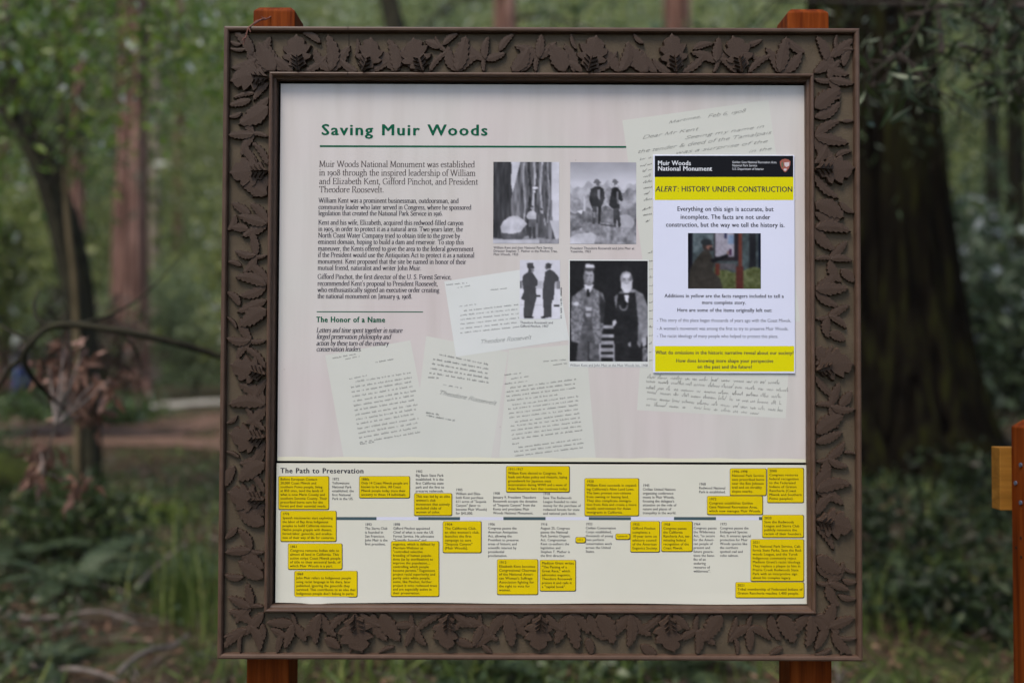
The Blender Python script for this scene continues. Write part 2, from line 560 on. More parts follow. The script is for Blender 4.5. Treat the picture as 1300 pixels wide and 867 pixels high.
# ================================================================ the setting
def build_ground():
    xs = np.unique(np.concatenate([np.linspace(-75, -9, 34), np.linspace(-9, 9, 91), np.linspace(9, 75, 34)]))
    ys = np.unique(np.concatenate([np.linspace(-60, -4, 15), np.linspace(-4, 16, 101), np.linspace(16, 90, 75)]))
    X, Y = np.meshgrid(xs, ys)
    Z = ground_z(X, Y)
    v = np.stack([X.ravel(), Y.ravel(), Z.ravel()], 1)
    nx, ny = len(xs), len(ys)
    i, j = np.meshgrid(np.arange(nx - 1), np.arange(ny - 1))
    a = (j * nx + i).ravel()
    f = np.stack([a, a + 1, a + nx + 1, a + nx], 1)
    m = noisy('forest_floor', [(0.30, (0.022, 0.017, 0.010)), (0.47, (0.055, 0.036, 0.022)), (0.58, (0.035, 0.045, 0.014)), (0.72, (0.095, 0.055, 0.036))],
              scale=1.6, detail=9, rough=0.95, spec=0.1, bump=0.8, bump_dist=0.05, bump_scale=14)
    o = mesh_obj('ground', np_mesh('ground', v, f), m, smooth=True)
    tag(o, 'forest floor of brown leaf litter and moss behind the exhibit', 'ground', kind='structure')
build_ground()

def build_path():
    # pale footpath crossing behind the trees, and the trampled litter in front of it
    rng = np.random.default_rng(5)
    n = 90
    xs = np.linspace(-30, 3, n)
    for nm, y0, wid, mat, lab in (
        ('path', 25.5, 2.6, noisy('path_gravel', [(0.3, (0.20, 0.185, 0.15)), (0.7, (0.34, 0.31, 0.26))], scale=2.0, rough=0.9, spec=0.1), 'pale gravel footpath crossing the forest floor far behind the exhibit'),
        ('litter_path', 15.5, 6.5, noisy('redwood_litter', [(0.32, (0.07, 0.050, 0.030)), (0.55, (0.15, 0.088, 0.064)), (0.75, (0.21, 0.135, 0.10))], scale=2.4, rough=0.95, spec=0.1), 'reddish trampled needle litter crossing between the green verges')):
        V, F = [], []
        for k, x in enumerate(xs):
            c = y0 + 0.9 * math.sin(x * 0.16 + y0)
            for s in range(5):
                y = c + (s / 4 - 0.5) * wid * (1 + 0.12 * math.sin(x * 1.3 + s))
                V.append((x, y, float(ground_z(x, y)) + 0.035))
        for k in range(n - 1):
            for s in range(4):
                F.append((k * 5 + s, (k + 1) * 5 + s, (k + 1) * 5 + s + 1, k * 5 + s + 1))
        o = mesh_obj(nm, np_mesh(nm, V, F), mat, smooth=True)
        tag(o, lab, 'path', kind='structure')
build_path()

def build_hillside():
    xs = np.linspace(-75, 75, 80); ys = np.linspace(39, 89, 40)
    X, Y = np.meshgrid(xs, ys); Z = ground_z(X, Y) + 0.12
    Z[0] -= 0.4
    nx, ny = len(xs), len(ys)
    i, j = np.meshgrid(np.arange(nx - 1), np.arange(ny - 1)); a = (j * nx + i).ravel()
    m = noisy('hillside_green', [(0.3, (0.030, 0.040, 0.018)), (0.55, (0.060, 0.080, 0.034)), (0.75, (0.10, 0.115, 0.060))], scale=0.6, detail=8, rough=1.0, spec=0.05)
    o = mesh_obj('hillside', np_mesh('hillside', np.stack([X.ravel(), Y.ravel(), Z.ravel()], 1), np.stack([a, a + 1, a + nx + 1, a + nx], 1)), m, smooth=True)
    tag(o, 'overgrown green canyon side rising behind the wood', 'hillside', kind='structure')
build_hillside()
# ================================================================ the exhibit
FX0, FX1, FZ0, FZ1 = -0.5675, 0.6800, 0.9340, 2.1658      # frame, outer edges
PX0, PX1, PZ0, PZ1 = -0.4600, 0.5768, 1.0385, 2.0585      # visible panel
FY = -0.025                                                # front of the frame's rims
M_rim = noisy('bronze_rim', [(0.3, (0.062, 0.035, 0.022)), (0.7, (0.092, 0.054, 0.036))], scale=30, rough=0.45, spec=0.2, bump=0.15, bump_dist=0.001, bump_scale=220, rough_var=0.1)
M_field = noisy('bronze_field', [(0.3, (0.058, 0.042, 0.025)), (0.7, (0.092, 0.068, 0.043))], scale=16, rough=0.7, spec=0.15, bump=0.5, bump_dist=0.0015, bump_scale=260)
M_leaf = noisy('bronze_leaf', [(0.3, (0.032, 0.0185, 0.012)), (0.60, (0.058, 0.036, 0.024)), (0.75, (0.090, 0.062, 0.044))], scale=34, rough=0.55, spec=0.16, bump=0.25, bump_dist=0.0008, bump_scale=300, rough_var=0.08)
M_wood = noisy('stained_redwood', [(0.30, (0.060, 0.010, 0.002)), (0.50, (0.13, 0.025, 0.003)), (0.70, (0.20, 0.046, 0.007))], scale=7, stretch=(9, 9, 0.45), rough=0.6, spec=0.04, bump=0.3, bump_dist=0.002, bump_scale=14)
M_black = plain('black_gap', (0.004, 0.004, 0.004), 0.8, 0.1)

sign = empty('exhibit_sign', (0.056, 0.06, 0.0))
tag(sign, 'upright exhibit board in a brown leaf-cast frame on two redwood posts', 'information board')

def build_posts():
    for x0, x1 in ((on_y(319.5, 300, 0.05).x, on_y(372.5, 300, 0.05).x), (on_y(1000, 300, 0.05).x, on_y(1052.5, 300, 0.05).x)):
        ztop = on_y(345, 9.0, 0.052).z
        y0, y1 = 0.045, 0.045 + (x1 - x0)
        c = 0.010
        mb = MB()
        lv = [(-0.35, 0.0), (ztop - c, 0.0), (ztop, c)]
        vs = []
        for z, s in lv:
            vs += [(x0 + s, y0 + s, z), (x1 - s, y0 + s, z), (x1 - s, y1 - s, z), (x0 + s, y1 - s, z)]
        fs = [(3, 2, 1, 0), (8, 9, 10, 11)]
        for l in range(2):
            for k in range(4):
                k2 = (k + 1) % 4
                fs.append((l * 4 + k, l * 4 + k2, l * 4 + 4 + k2, l * 4 + 4 + k))
        mb.add(vs, fs)
        o = mb.build('post', M_wood, sign)
        bevel_obj(o, 0.0022, 2)
build_posts()

def rect_loops(profile):
    """profile: (inset from the outer edge, y); concentric mitred rectangles"""
    vs, fs = [], []
    for s, y in profile:
        vs += [(FX0 + s, y, FZ0 + s), (FX1 - s, y, FZ0 + s), (FX1 - s, y, FZ1 - s), (FX0 + s, y, FZ1 - s)]
    for i in range(len(profile) - 1):
        for k in range(4):
            k2 = (k + 1) % 4
            fs.append((i * 4 + k, i * 4 + k2, i * 4 + 4 + k2, i * 4 + 4 + k))
    return vs, fs

WF = 0.1045
def build_frame():
    # recessed field
    v, f = rect_loops([(0.009, -0.0118), (WF - 0.0145, -0.0118)])
    mb = MB(); mb.add(v, f)
    frame = mb.build('frame', M_field, sign)
    # outer rim: rounded bar with the frame's side and back
    prof = [(0.014, 0.040), (0.0, 0.040), (0.0, FY + 0.004), (0.0012, FY + 0.0012), (0.004, FY), (0.0075, FY + 0.0006), (0.0095, FY + 0.003), (0.0100, FY + 0.006), (0.0108, -0.0115)]
    v, f = rect_loops(prof); mb = MB(); mb.add(v, f)
    mb.build('outer_rim', M_rim, frame, smooth=False)
    # inner rim with its step down to the panel
    a = WF - 0.0160
    prof = [(a, -0.0115), (a + 0.0006, FY + 0.006), (a + 0.002, FY + 0.002), (a + 0.0045, FY + 0.0008), (a + 0.0072, FY + 0.0018), (a + 0.0085, FY + 0.005),
            (a + 0.0092, FY + 0.0105), (a + 0.0128, FY + 0.0125), (a + 0.0138, FY + 0.015), (a + 0.0142, 0.006)]
    v, f = rect_loops(prof); mb = MB(); mb.add(v, f)
    mb.build('inner_rim', M_rim, frame)
    # joint across the top rail
    xj = on_y(441.5, 70, FY).x
    mb = MB(); mb.box(xj - 0.0005, xj + 0.0005, -0.0124, -0.0116, FZ1 - WF + 0.0145, FZ1 - 0.011)
    mb.box(xj - 0.0005, xj + 0.0005, FY - 0.0003, FY + 0.004, FZ1 - 0.0075, FZ1 - 0.0012)
    mb.box(xj - 0.0005, xj + 0.0005, FY + 0.0004, FY + 0.004, FZ1 - WF + 0.0085, FZ1 - WF + 0.013)
    mb.build('joint', M_black, frame)
    return frame
frame = build_frame()

# ---- cast leaves: outlines along +Y, unit length, lying on z = 0
def leaf_outline(kind, rng):
    pts = []
    n = 13
    if kind in ('toothed', 'slim', 'round'):
        wmax = {'toothed': 0.155, 'slim': 0.095, 'round': 0.225}[kind]
        teeth = {'toothed': 0.026, 'slim': 0.030, 'round': 0.030}[kind]
        prof = lambda t: wmax * (math.sin(math.pi * t ** 0.82) ** 0.75) + 0.012
        right = []
        for i in range(n):
            t = 0.03 + 0.94 * i / (n - 1)
            right.append((prof(t) + (teeth if i % 2 else -teeth * 0.5), t + (0.02 if i % 2 else 0)))
        pts = [(0.02, 0.0)] + right + [(0.0, 1.03)] + [(-x, y) for x, y in right[::-1]] + [(-0.02, 0.0)]
    else:  # oak-like, lobed
        right = [(0.03, 0.0), (0.10, 0.10), (0.24, 0.16), (0.20, 0.27), (0.36, 0.33), (0.41, 0.42), (0.26, 0.47), (0.34, 0.58), (0.37, 0.68), (0.22, 0.70), (0.24, 0.82), (0.16, 0.90), (0.08, 0.91), (0.0, 1.02)]
        pts = right + [(-x * 0.96, y) for x, y in right[-2::-1]]
    return pts

def relief_mesh(kind, seed, veins):
    rng = random.Random(seed)
    pts = leaf_outline(kind, rng)
    pts = [(x * rng.uniform(0.93, 1.07), y) for x, y in pts]
    bend = rng.uniform(-0.10, 0.10)
    pts = [(x + bend * math.sin(math.pi * y), y) for x, y in pts]
    n = len(pts)
    cx, cy = bend * 0.9, 0.48
    rings = [(1.03, 0.0), (1.0, 0.055), (0.94, 0.082)]
    vs = []
    for s, z in rings:
        for x, y in pts:
            mx = bend * math.sin(math.pi * min(max(y, 0), 1))
            k = s
            vs.append((mx + (x - mx) * k, cy + (y - cy) * (0.5 + 0.5 * k), z))
    fs = []
    for l in range(2):
        for i in range(n):
            j = (i + 1) % n
            fs.append((l * n + i, l * n + j, (l + 1) * n + j, (l + 1) * n + i))
    mid = len(vs)
    ms = [0.06, 0.28, 0.52, 0.76, 0.95]
    for y in ms:
        vs.append((bend * math.sin(math.pi * y), y, 0.088))
    top = 2 * n
    near = lambda y: min(range(5), key=lambda k: abs(ms[k] - y))
    for i in range(n):
        j = (i + 1) % n
        a, b = near(pts[i][1]), near(pts[j][1])
        fs.append((top + i, top + j, mid + a))
        if a != b:
            fs.append((top + j, mid + b, mid + a))
    if veins:
        mb = MB(); mb.v, mb.f = vs, fs
        def ridge(x0, y0, x1, y1, w):
            dx, dy = x1 - x0, y1 - y0
            L = math.hypot(dx, dy); ux, uy = -dy / L * w, dx / L * w
            mb.add([(x0 - ux, y0 - uy, .09), (x0 + ux, y0 + uy, .09), (x1 + ux, y1 + uy, .09), (x1 - ux, y1 - uy, .09),
                    (x0, y0, .145), (x1, y1, .135)], [(0, 4, 5, 3), (1, 2, 5, 4), (0, 1, 4), (2, 3, 5)])
        ridge(0, 0.0, bend, 0.42, 0.014)
        for y0, l in ((0.10, 0.13), (0.22, 0.13), (0.33, 0.10)):
            for s in (-1, 1):
                ridge(s * 0.03, y0 + 0.02, s * (0.03 + l), y0 + 0.02 + l * 0.75, 0.012)
        vs, fs = mb.v, mb.f
    me = bpy.data.meshes.new('relief_leaf')
    me.from_pydata(vs, [], fs)
    bm = bmesh.new(); bm.from_mesh(me)
    bmesh.ops.recalc_face_normals(bm, faces=bm.faces[:])
    bm.to_mesh(me); bm.free()
    me.materials.append(M_leaf)
    return me

LEAFM = {k: [relief_mesh(k, 10 * i + s, k == 'lobed') for s in range(3)] for i, k in enumerate(('toothed', 'slim', 'round', 'lobed'))}

def put_leaf(kind, x, z, ang, size, lift, rng):
    """base at (x, z) on the frame, pointing along ang (0 = +X, 90 = up)"""
    ex, ez = x + math.cos(ang) * size, z + math.sin(ang) * size
    # keep the leaf inside the field
    m0, m1 = 0.0115, WF - 0.018
    def inside(px, pz):
        return FX0 + m0 < px < FX1 - m0 and FZ0 + m0 < pz < FZ1 - m0
    for _ in range(12):
        if inside(ex, ez): break
        size *= 0.93
        ex, ez = x + math.cos(ang) * size, z + math.sin(ang) * size
    if size < 0.018: return
    o = bpy.data.objects.new('relief_leaf', rng.choice(LEAFM[kind]))
    # local Y -> ang in XZ, local Z -> -Y (towards the reader)
    d = Vector((math.cos(ang), 0, math.sin(ang)))
    nrm = Vector((0, -1, 0))
    sx = d.cross(nrm)
    flip = rng.choice((-1, 1))
    w = rng.uniform(0.92, 1.12)
    hz = 0.058 / size if False else 1.0
    M = Matrix((sx * flip, d, nrm)).transposed().to_4x4()
    H = 0.088                       # relief height grows little with leaf size
    S = Matrix.Diagonal((size * w * 1.08, size * 1.05, H * (1.0 + lift), 1))
    o.matrix_local = Matrix.Translation((x, -0.0119 - lift * 0.0015, z)) @ M @ S
    link(o, frame)
    PLACED.append((x, z, ex, ez, size * w * {'toothed': .19, 'slim': .12, 'round': .26, 'lobed': .33}[kind]))

PLACED = []
def scatter_leaves():
    rng = random.Random(11)
    A = WF - 0.0165
    inner = [((FX0 + A, FZ1 - A), (FX1 - A, FZ1 - A), 90), ((FX1 - A, FZ1 - A), (FX1 - A, FZ0 + A), 0),
             ((FX1 - A, FZ0 + A), (FX0 + A, FZ0 + A), -90), ((FX0 + A, FZ0 + A), (FX0 + A, FZ1 - A), 180)]
    for (ax, az), (bx, bz), out in inner:
        L = math.hypot(bx - ax, bz - az)
        dx, dz = (bx - ax) / L, (bz - az) / L
        o = R(out); ox, oz = math.cos(o), math.sin(o)
        s, k = 0.012, rng.randrange(4)
        while s < L - 0.012:
            x, z = ax + dx * s, az + dz * s
            tilt = rng.uniform(-16, 16)
            if k % 4 == 0:          # broad lobed leaf growing off the rim, spears either side
                put_leaf('lobed', x, z, o + R(tilt), rng.uniform(0.066, 0.074), 0.45, rng)
                put_leaf('slim', x + dx * 0.012, z + dz * 0.012, o - R(rng.uniform(42, 58)), rng.uniform(0.052, 0.062), 0.0, rng)
                put_leaf('toothed', x - dx * 0.010, z - dz * 0.010, o + R(rng.uniform(46, 62)), rng.uniform(0.040, 0.050), 0.1, rng)
                s += 0.070
            elif k % 4 == 1:        # three long leaflets fanned from one point on the rim
                for q, d in enumerate((-40, 0, 38)):
                    put_leaf('toothed', x, z, o + R(d + tilt + rng.uniform(-7, 7)), rng.uniform(0.056, 0.070) * (1.0 if q == 1 else 0.9), 0.3 * (q == 1), rng)
                s += 0.058
            elif k % 4 == 2:        # a stalk whose leaflets open half way across
                c = rng.uniform(0.020, 0.030)
                cx, cz = x + ox * c + dx * tilt * 0.0004, z + oz * c + dz * tilt * 0.0004
                put_leaf('slim', x, z, math.atan2(cz - z, cx - x), c + 0.012, 0.0, rng)
                for q, d in enumerate((-70, -12, 50)):
                    put_leaf('toothed', cx, cz, o + R(d + tilt + rng.uniform(-10, 10)), rng.uniform(0.040, 0.050), 0.2 * (q == 1), rng)
                s += 0.056
            else:                   # two leaves leaning the same way
                sg = rng.choice((-1, 1))
                put_leaf('round', x, z, o + R(sg * rng.uniform(24, 38)), rng.uniform(0.054, 0.064), 0.2, rng)
                put_leaf('toothed', x + dx * 0.018, z + dz * 0.018, o + R(sg * rng.uniform(18, 48)), rng.uniform(0.050, 0.062), 0.0, rng)
                s += 0.052
            s += rng.uniform(-0.008, 0.006)
            k += rng.choice((1, 1, 2, 3))
    for cx, cz, a in ((FX0 + A, FZ1 - A, 135), (FX1 - A, FZ1 - A, 45), (FX1 - A, FZ0 + A, -45), (FX0 + A, FZ0 + A, -135)):
        for t, k, d, s in ((0.0, 'toothed', 4, 0.055), (0.044, 'toothed', -6, 0.055), (0.03, 'toothed', -72, 0.05), (0.034, 'toothed', 66, 0.05), (0.06, 'slim', -38, 0.045), (0.062, 'slim', 44, 0.042)):
            put_leaf(k, cx + math.cos(R(a)) * t, cz + math.sin(R(a)) * t, R(a + d), s, 0.1 * (t > 0.03), rng)
scatter_leaves()

def fill_gaps():
    rng = random.Random(29)
    m0, m1 = 0.015, WF - 0.021
    def dist(px, pz):
        best = 9
        for ax, az, bx, bz, hw in PLACED:
            dx, dz = bx - ax, bz - az
            t = max(0, min(1, ((px - ax) * dx + (pz - az) * dz) / (dx * dx + dz * dz)))
            best = min(best, math.hypot(px - ax - dx * t, pz - az - dz * t) - hw * (1 - 0.5 * t))
        return best
    tries = 0
    while tries < 4000 and len(PLACED) < 298:
        tries += 1
        side = rng.randrange(4)
        u, v = rng.uniform(0, 1), rng.uniform(m0, m1)
        if side == 0: px, pz, o = FX0 + m0 + u * (FX1 - FX0 - 2 * m0), FZ1 - v, 90
        elif side == 1: px, pz, o = FX1 - v, FZ0 + m0 + u * (FZ1 - FZ0 - 2 * m0), 0
        elif side == 2: px, pz, o = FX0 + m0 + u * (FX1 - FX0 - 2 * m0), FZ0 + v, -90
        else: px, pz, o = FX0 + v, FZ0 + m0 + u * (FZ1 - FZ0 - 2 * m0), 180
        if dist(px, pz) < (0.0085 if tries < 2500 else 0.006): continue
        a = R(o + rng.uniform(-75, 75)); L = rng.uniform(0.030, 0.044)
        x, z = px - math.cos(a) * L * 0.5, pz - math.sin(a) * L * 0.5
        depth = min(x - FX0, FX1 - x, z - FZ0, FZ1 - z)
        if depth > m1 + 0.004: continue
        if depth < m0: continue
        put_leaf(rng.choice(('toothed', 'toothed', 'slim', 'round')), x, z, a, L, 0.0, rng)
    print('relief leaves', len(PLACED))
fill_gaps()

# ---- printed panel
def panel_material():
    m, t, b = new_mat('panel_print')
    tc = t.nodes.new('ShaderNodeTexCoord')
    n = t.nodes.new('ShaderNodeTexNoise'); n.inputs['Scale'].default_value = 2.6; n.inputs['Detail'].default_value = 3
    t.links.new(tc.outputs['Object'], n.inputs['Vector'])
    r = ramp_of(t, [(0.30, (0.52, 0.445, 0.425)), (0.50, (0.53, 0.48, 0.445)), (0.70, (0.515, 0.49, 0.445))])
    t.links.new(n.outputs['Fac'], r.inputs[0])
    # scuffs and specks of dirt
    n2 = t.nodes.new('ShaderNodeTexNoise'); n2.inputs['Scale'].default_value = 70; n2.inputs['Detail'].default_value = 2
    t.links.new(tc.outputs['Object'], n2.inputs['Vector'])
    r2 = ramp_of(t, [(0.735, (1, 1, 1)), (0.775, (0.72, 0.70, 0.67))])
    t.links.new(n2.outputs['Fac'], r2.inputs[0])
    mx = t.nodes.new('ShaderNodeMix'); mx.data_type = 'RGBA'; mx.blend_type = 'MULTIPLY'
    mx.inputs[0].default_value = 1.0
    t.links.new(r.outputs[0], mx.inputs[6]); t.links.new(r2.outputs[0], mx.inputs[7])
    mp3 = t.nodes.new('ShaderNodeMapping'); mp3.inputs['Scale'].default_value = (9, 9, 0.9)
    t.links.new(tc.outputs['Object'], mp3.inputs[0])
    n3 = t.nodes.new('ShaderNodeTexNoise'); n3.inputs['Scale'].default_value = 3.0; n3.inputs['Detail'].default_value = 6
    t.links.new(mp3.outputs[0], n3.inputs['Vector'])
    r3 = ramp_of(t, [(0.42, (1, 1, 1)), (0.75, (0.90, 0.895, 0.88))])
    t.links.new(n3.outputs['Fac'], r3.inputs[0])
    mx3 = t.nodes.new('ShaderNodeMix'); mx3.data_type = 'RGBA'; mx3.blend_type = 'MULTIPLY'; mx3.inputs[0].default_value = 1.0
    t.links.new(mx.outputs[2], mx3.inputs[6]); t.links.new(r3.outputs[0], mx3.inputs[7])
    t.links.new(mx3.outputs[2], b.inputs['Base Color'])
    rr3 = t.nodes.new('ShaderNodeMapRange'); rr3.inputs['To Min'].default_value = 0.28; rr3.inputs['To Max'].default_value = 0.6
    t.links.new(n3.outputs['Fac'], rr3.inputs['Value']); t.links.new(rr3.outputs[0], b.inputs['Roughness'])
    b.inputs['Specular IOR Level'].default_value = 0.3
    return m
M_panel = panel_material()
M_letter = noisy('letter_print', [(0.3, (0.51, 0.505, 0.445)), (0.7, (0.545, 0.535, 0.475))], scale=5, rough=0.42, spec=0.15)
M_letter2 = noisy('letter_print_pale', [(0.3, (0.55, 0.555, 0.52)), (0.7, (0.60, 0.60, 0.57))], scale=5, rough=0.42, spec=0.15)
M_ink = plain('ink_dark', (0.035, 0.033, 0.045), 0.6, 0.06)
M_ink_brown = plain('ink_grey_brown', (0.085, 0.068, 0.066), 0.6, 0.06)
M_ink_faint = plain('ink_faint', (0.10, 0.105, 0.10), 0.6, 0.06)
M_ink_script = plain('ink_script', (0.17, 0.165, 0.145), 0.6, 0.06)
M_green = plain('ink_green', (0.0035, 0.085, 0.042), 0.6, 0.06)
M_photo = print_mat('photo_print')

zsplit0, zsplit1 = on_y(690, 589, 0).z, on_y(690, 586, 0).z
def build_panel():
    mb = MB(); mb.box(PX0, PX1 + 0.003, 0.0, 0.004, zsplit1, PZ1)
    p = mb.build('panel', M_panel, sign)
    mb = MB(); mb.box(FX0 + WF - 0.012, FX1 - WF + 0.012, 0.0062, 0.012, FZ0 + WF - 0.012, FZ1 - WF + 0.012)
    mb.build('backing_board', M_black, sign)
    mb = MB()
    k = 24
    for i in range(k):     # worn lower edge of the print shows the cream board below
        xa, xb = PX0 + 0.0005 + (PX1 - PX0) * i / k, PX0 + 0.0005 + (PX1 - PX0) * (i + 1) / k
        h = 0.0078 + 0.0010 * math.sin(i * 2.3)
        mb.add([(xa, -0.00025, zsplit1 + 0.0003), (xb, -0.00025, zsplit1 + 0.0003), (xb, -0.00025, zsplit1 + 0.0078 + 0.0010 * math.sin((i + 1) * 2.3)), (xa, -0.00025, zsplit1 + h)], [(0, 1, 2, 3)])
    mb.build('lower_edge', plain('cream_edge', (0.60, 0.57, 0.43), 0.5), p)
    return p
panel = build_panel()

def zp(ox, oy, s):
    return lambda x, y: (ox + x / s, oy + y / s)

def clip_poly(pix, y0=105, y1=581, x1=1021):
    """keep a printed sheet on the panel"""
    def half(ps, fn):
        out = []
        for i in range(len(ps)):
            a, b = ps[i], ps[(i + 1) % len(ps)]
            fa, fb = fn(a), fn(b)
            if fa >= 0: out.append(a)
            if fa * fb < 0:
                t = fa / (fa - fb)
                out.append((a[0] + (b[0] - a[0]) * t, a[1] + (b[1] - a[1]) * t))
        return out
    for fn in (lambda p: p[1] - y0, lambda p: y1 - p[1], lambda p: x1 - p[0]):
        pix = half(pix, fn)
    return pix

def scribble(ink, x0, y0, x1, y1, rng, w=0.55, h=2.2, pitch=2.0, gap=0.16):
    """an unreadable handwritten line from pixel to pixel"""
    L = math.hypot(x1 - x0, y1 - y0); ux, uy = (x1 - x0) / L, (y1 - y0) / L
    t = 0.0
    while t < L:
        word = rng.uniform(5, 17)
        pts = []
        s = 0.0
        up = True
        while s < word and t + s < L:
            amp = h * (rng.uniform(0.6, 1.1) if rng.random() > 0.14 else rng.uniform(1.8, 2.6))
            off = -amp if up else rng.uniform(-0.1, 0.3) * h
            pts.append((x0 + ux * (t + s) - uy * off * -1 + (0.45 * -off) * ux, y0 + uy * (t + s) + off * ux))
            s += pitch * rng.uniform(0.35, 0.75); up = not up
        if len(pts) > 2: ink.pen(pts, w * rng.uniform(0.75, 1.15))
        t += word + pitch * rng.uniform(1.1, 2.2)

def typed(ink, x0, y0, x1, y1, rng, h=1.35, lo=2, hi=8):
    """a typewritten line too small to read: letter-sized marks in word groups"""
    L = math.hypot(x1 - x0, y1 - y0); ux, uy = (x1 - x0) / L, (y1 - y0) / L
    n = uy, -ux
    def mark(t, b, w, hh):
        x, y = x0 + ux * t + n[0] * b, y0 + uy * t + n[1] * b
        ink.poly([(x, y), (x + ux * w, y + uy * w), (x + ux * w + n[0] * hh, y + uy * w + n[1] * hh), (x + n[0] * hh, y + n[1] * hh)])
    t = 0.0
    while t < L - 1.5:
        for _ in range(rng.randint(lo, hi)):
            if t > L - 1.2: break
            k = rng.random()
            hh = h * (1.25 if k < 0.75 else 1.95)
            mark(t, -0.5 * h * (rng.random() < 0.08), 0.34, hh)
            if k > 0.2: mark(t + 0.62, 0, 0.34, h * 1.25)
            if rng.random() < 0.45: mark(t, rng.choice((0, 0.5, 0.9)) * h, 0.9, 0.4)
            t += 1.45
        t += rng.uniform(1.7, 2.6)

def build_letters():
    rng = random.Random(4)
    Z6 = zp(390, 340, 3.468); Z8 = zp(580, 430, 5.595); Z7 = zp(780, 120, 4.333); Zc = zp(410, 430, 5.595); ZL = zp(780, 310, 3.768)
    def sheet(pix, y, mat):
        i = Ink(y); i.poly(clip_poly(pix)); return i.build('letter_sheet', mat, panel)
    # handwritten pages at the right
    sheet([(822, 330), (1008, 345), (997.6, 530.8), (808.7, 520.5)], -0.00006, M_letter)
    sheet([(790, 153), (975.5, 127.5), (1016, 408), (831, 433)], -0.00009, M_letter)
    i = Ink(-0.00030)
    for a, b, c, d, em, tx in ((295, 163, 478, 127, 5.4, 'Martinez,'), (510, 130, 730, 95, 6.6, 'Feb 6, 1908'), (150, 246, 470, 195, 6.4, 'Dear Mr Kent'), (385, 248, 830, 180, 6.0, 'Seeing my name in'), (125, 325, 875, 212, 6.6, 'the tender & deed of the Tamalpais'), (330, 330, 850, 262, 6.0, 'was a surprise of the'), (735, 322, 868, 304, 5.8, 'in the')):
        p, q = Z7(a, b), Z7(c, d)
        i.line(tx, p[0], p[1], em, 'script', px1=q[0], rot=math.atan2(p[1] - q[1], q[0] - p[0]))
    for a, b, c, d in ((138, 362, 205, 350), (140, 398, 205, 385), (150, 428, 205, 415), (155, 458, 205, 448), (155, 490, 205, 480), (158, 520, 207, 512), (160, 552, 205, 545), (160, 585, 205, 578), (150, 640, 210, 622), (155, 668, 205, 660), (170, 705, 190, 695)):
        scribble(i, *Z7(a, b), *Z7(c, d), rng, 0.5, 1.6)
    for q in range(14):
        y = 322 + q * 10.5
        scribble(i, 822, y, 829, y - 1, rng, 0.5, 1.3)
    i.build('handwriting', M_ink_script, panel)['kind'] = 'stuff'
    i = Ink(-0.00030)
    for a, b, c, d in ((155, 640, 800, 668), (150, 660, 830, 705), (150, 690, 800, 735), (155, 712, 800, 768), (155, 742, 805, 800), (150, 772, 340, 785), (380, 785, 690, 815)):
        scribble(i, *ZL(a, b), *ZL(c, d), rng, 0.42, 2.3)
    i.build('handwriting', M_ink_script, panel)['kind'] = 'stuff'
    # typed page behind the two men
    sheet([(541, 426.5), (645, 447), (622, 590), (522, 590)], -0.00012, M_letter)
    sheet([(646, 444), (744, 436), (757, 590), (633, 590)], -0.00015, M_letter)
    sheet([(564, 357.3), (706, 335.5), (722.5, 431.5), (579, 453)], -0.00018, M_letter2)
    sheet([(413, 451), (521, 432), (552, 590), (438, 590)], -0.00021, M_letter)
    i = Ink(-0.00030)
    # page in front: date, salutation, body
    for a, b, c, d in ((70, 143, 235, 113), (160, 150, 265, 126), (375, 172, 508, 148), (188, 290, 322, 262)):
        typed(i, *Zc(a, b), *Zc(c, d), rng, 1.1)
    for k in range(14):
        y = 318 + k * 32.5
        typed(i, *Zc(195 + k * 5.2 + (38 if k == 0 else 0), y - (8 if k == 0 else 0)), *Zc(635 + k * 4.0 + 12 * math.sin(k * 2), y - 74), rng)
    typed(i, *Zc(265, 752), *Zc(375, 735), rng)
    i.build('typed_lines', M_ink_faint, panel)['kind'] = 'stuff'
    i = Ink(-0.00030)
    # second page
    for k in range(6):
        typed(i, *Z6(560 - k * 5.5 + (22 if k == 0 else 0), 385 + k * 20), *Z6((800 if k < 5 else 580), 385 + k * 20 + (44 if k < 5 else 3)), rng)
    typed(i, *Z6(600, 517), *Z6(683, 533), rng)
    typed(i, *Z6(523, 640), *Z6(583, 650), rng); typed(i, *Z6(525, 652), *Z6(652, 676), rng)
    i.build('typed_lines', M_ink_faint, panel)['kind'] = 'stuff'
    i = Ink(-0.00030)
    # third page
    for a, b, c, d in ((615, 165, 790, 150), (685, 190, 785, 178), (340, 262, 465, 245), (385, 288, 515, 270), (340, 325, 512, 303)):
        typed(i, *Z8(a, b), *Z8(c, d), rng, 1.0)
    for k in range(17):
        if k in (13,):
            typed(i, *Z8(395, 752), *Z8(445, 745), rng, 1.1); continue
        typed(i, *Z8(345 + 4.2 * k + (35 if k in (0, 4, 8, 14) else 0), 353 + 30.2 * k), *Z8((852 if k != 3 else 715) + 3.4 * k, 353 + 30.2 * k - 62 * (1 if k != 3 else 0.7)), rng, 1.15)
    i.build('typed_lines', M_ink_faint, panel)['kind'] = 'stuff'
    i = Ink(-0.00030)
    # upper page
    for a, b, c, d in ((613, 78, 708, 68), (660, 90, 722, 80), (808, 100, 885, 92), (670, 172, 750, 162)):
        typed(i, *Z6(a, b), *Z6(c, d), rng, 0.9)
    for k in range(6):
        typed(i, *Z6(675 + (15 if k == 0 else 0), 192 + k * 19.5), *Z6(935, 164 + k * 19.5), rng, 1.0)
    i.build('typed_lines', M_ink_faint, panel)['kind'] = 'stuff'
    i = Ink(-0.00032)
    p, q = Z6(760, 335), Z6(990, 312)
    i.line('Theodore Roosevelt', p[0], p[1], 8.0, 'script', px1=q[0], rot=math.atan2(p[1] - q[1], q[0] - p[0]))
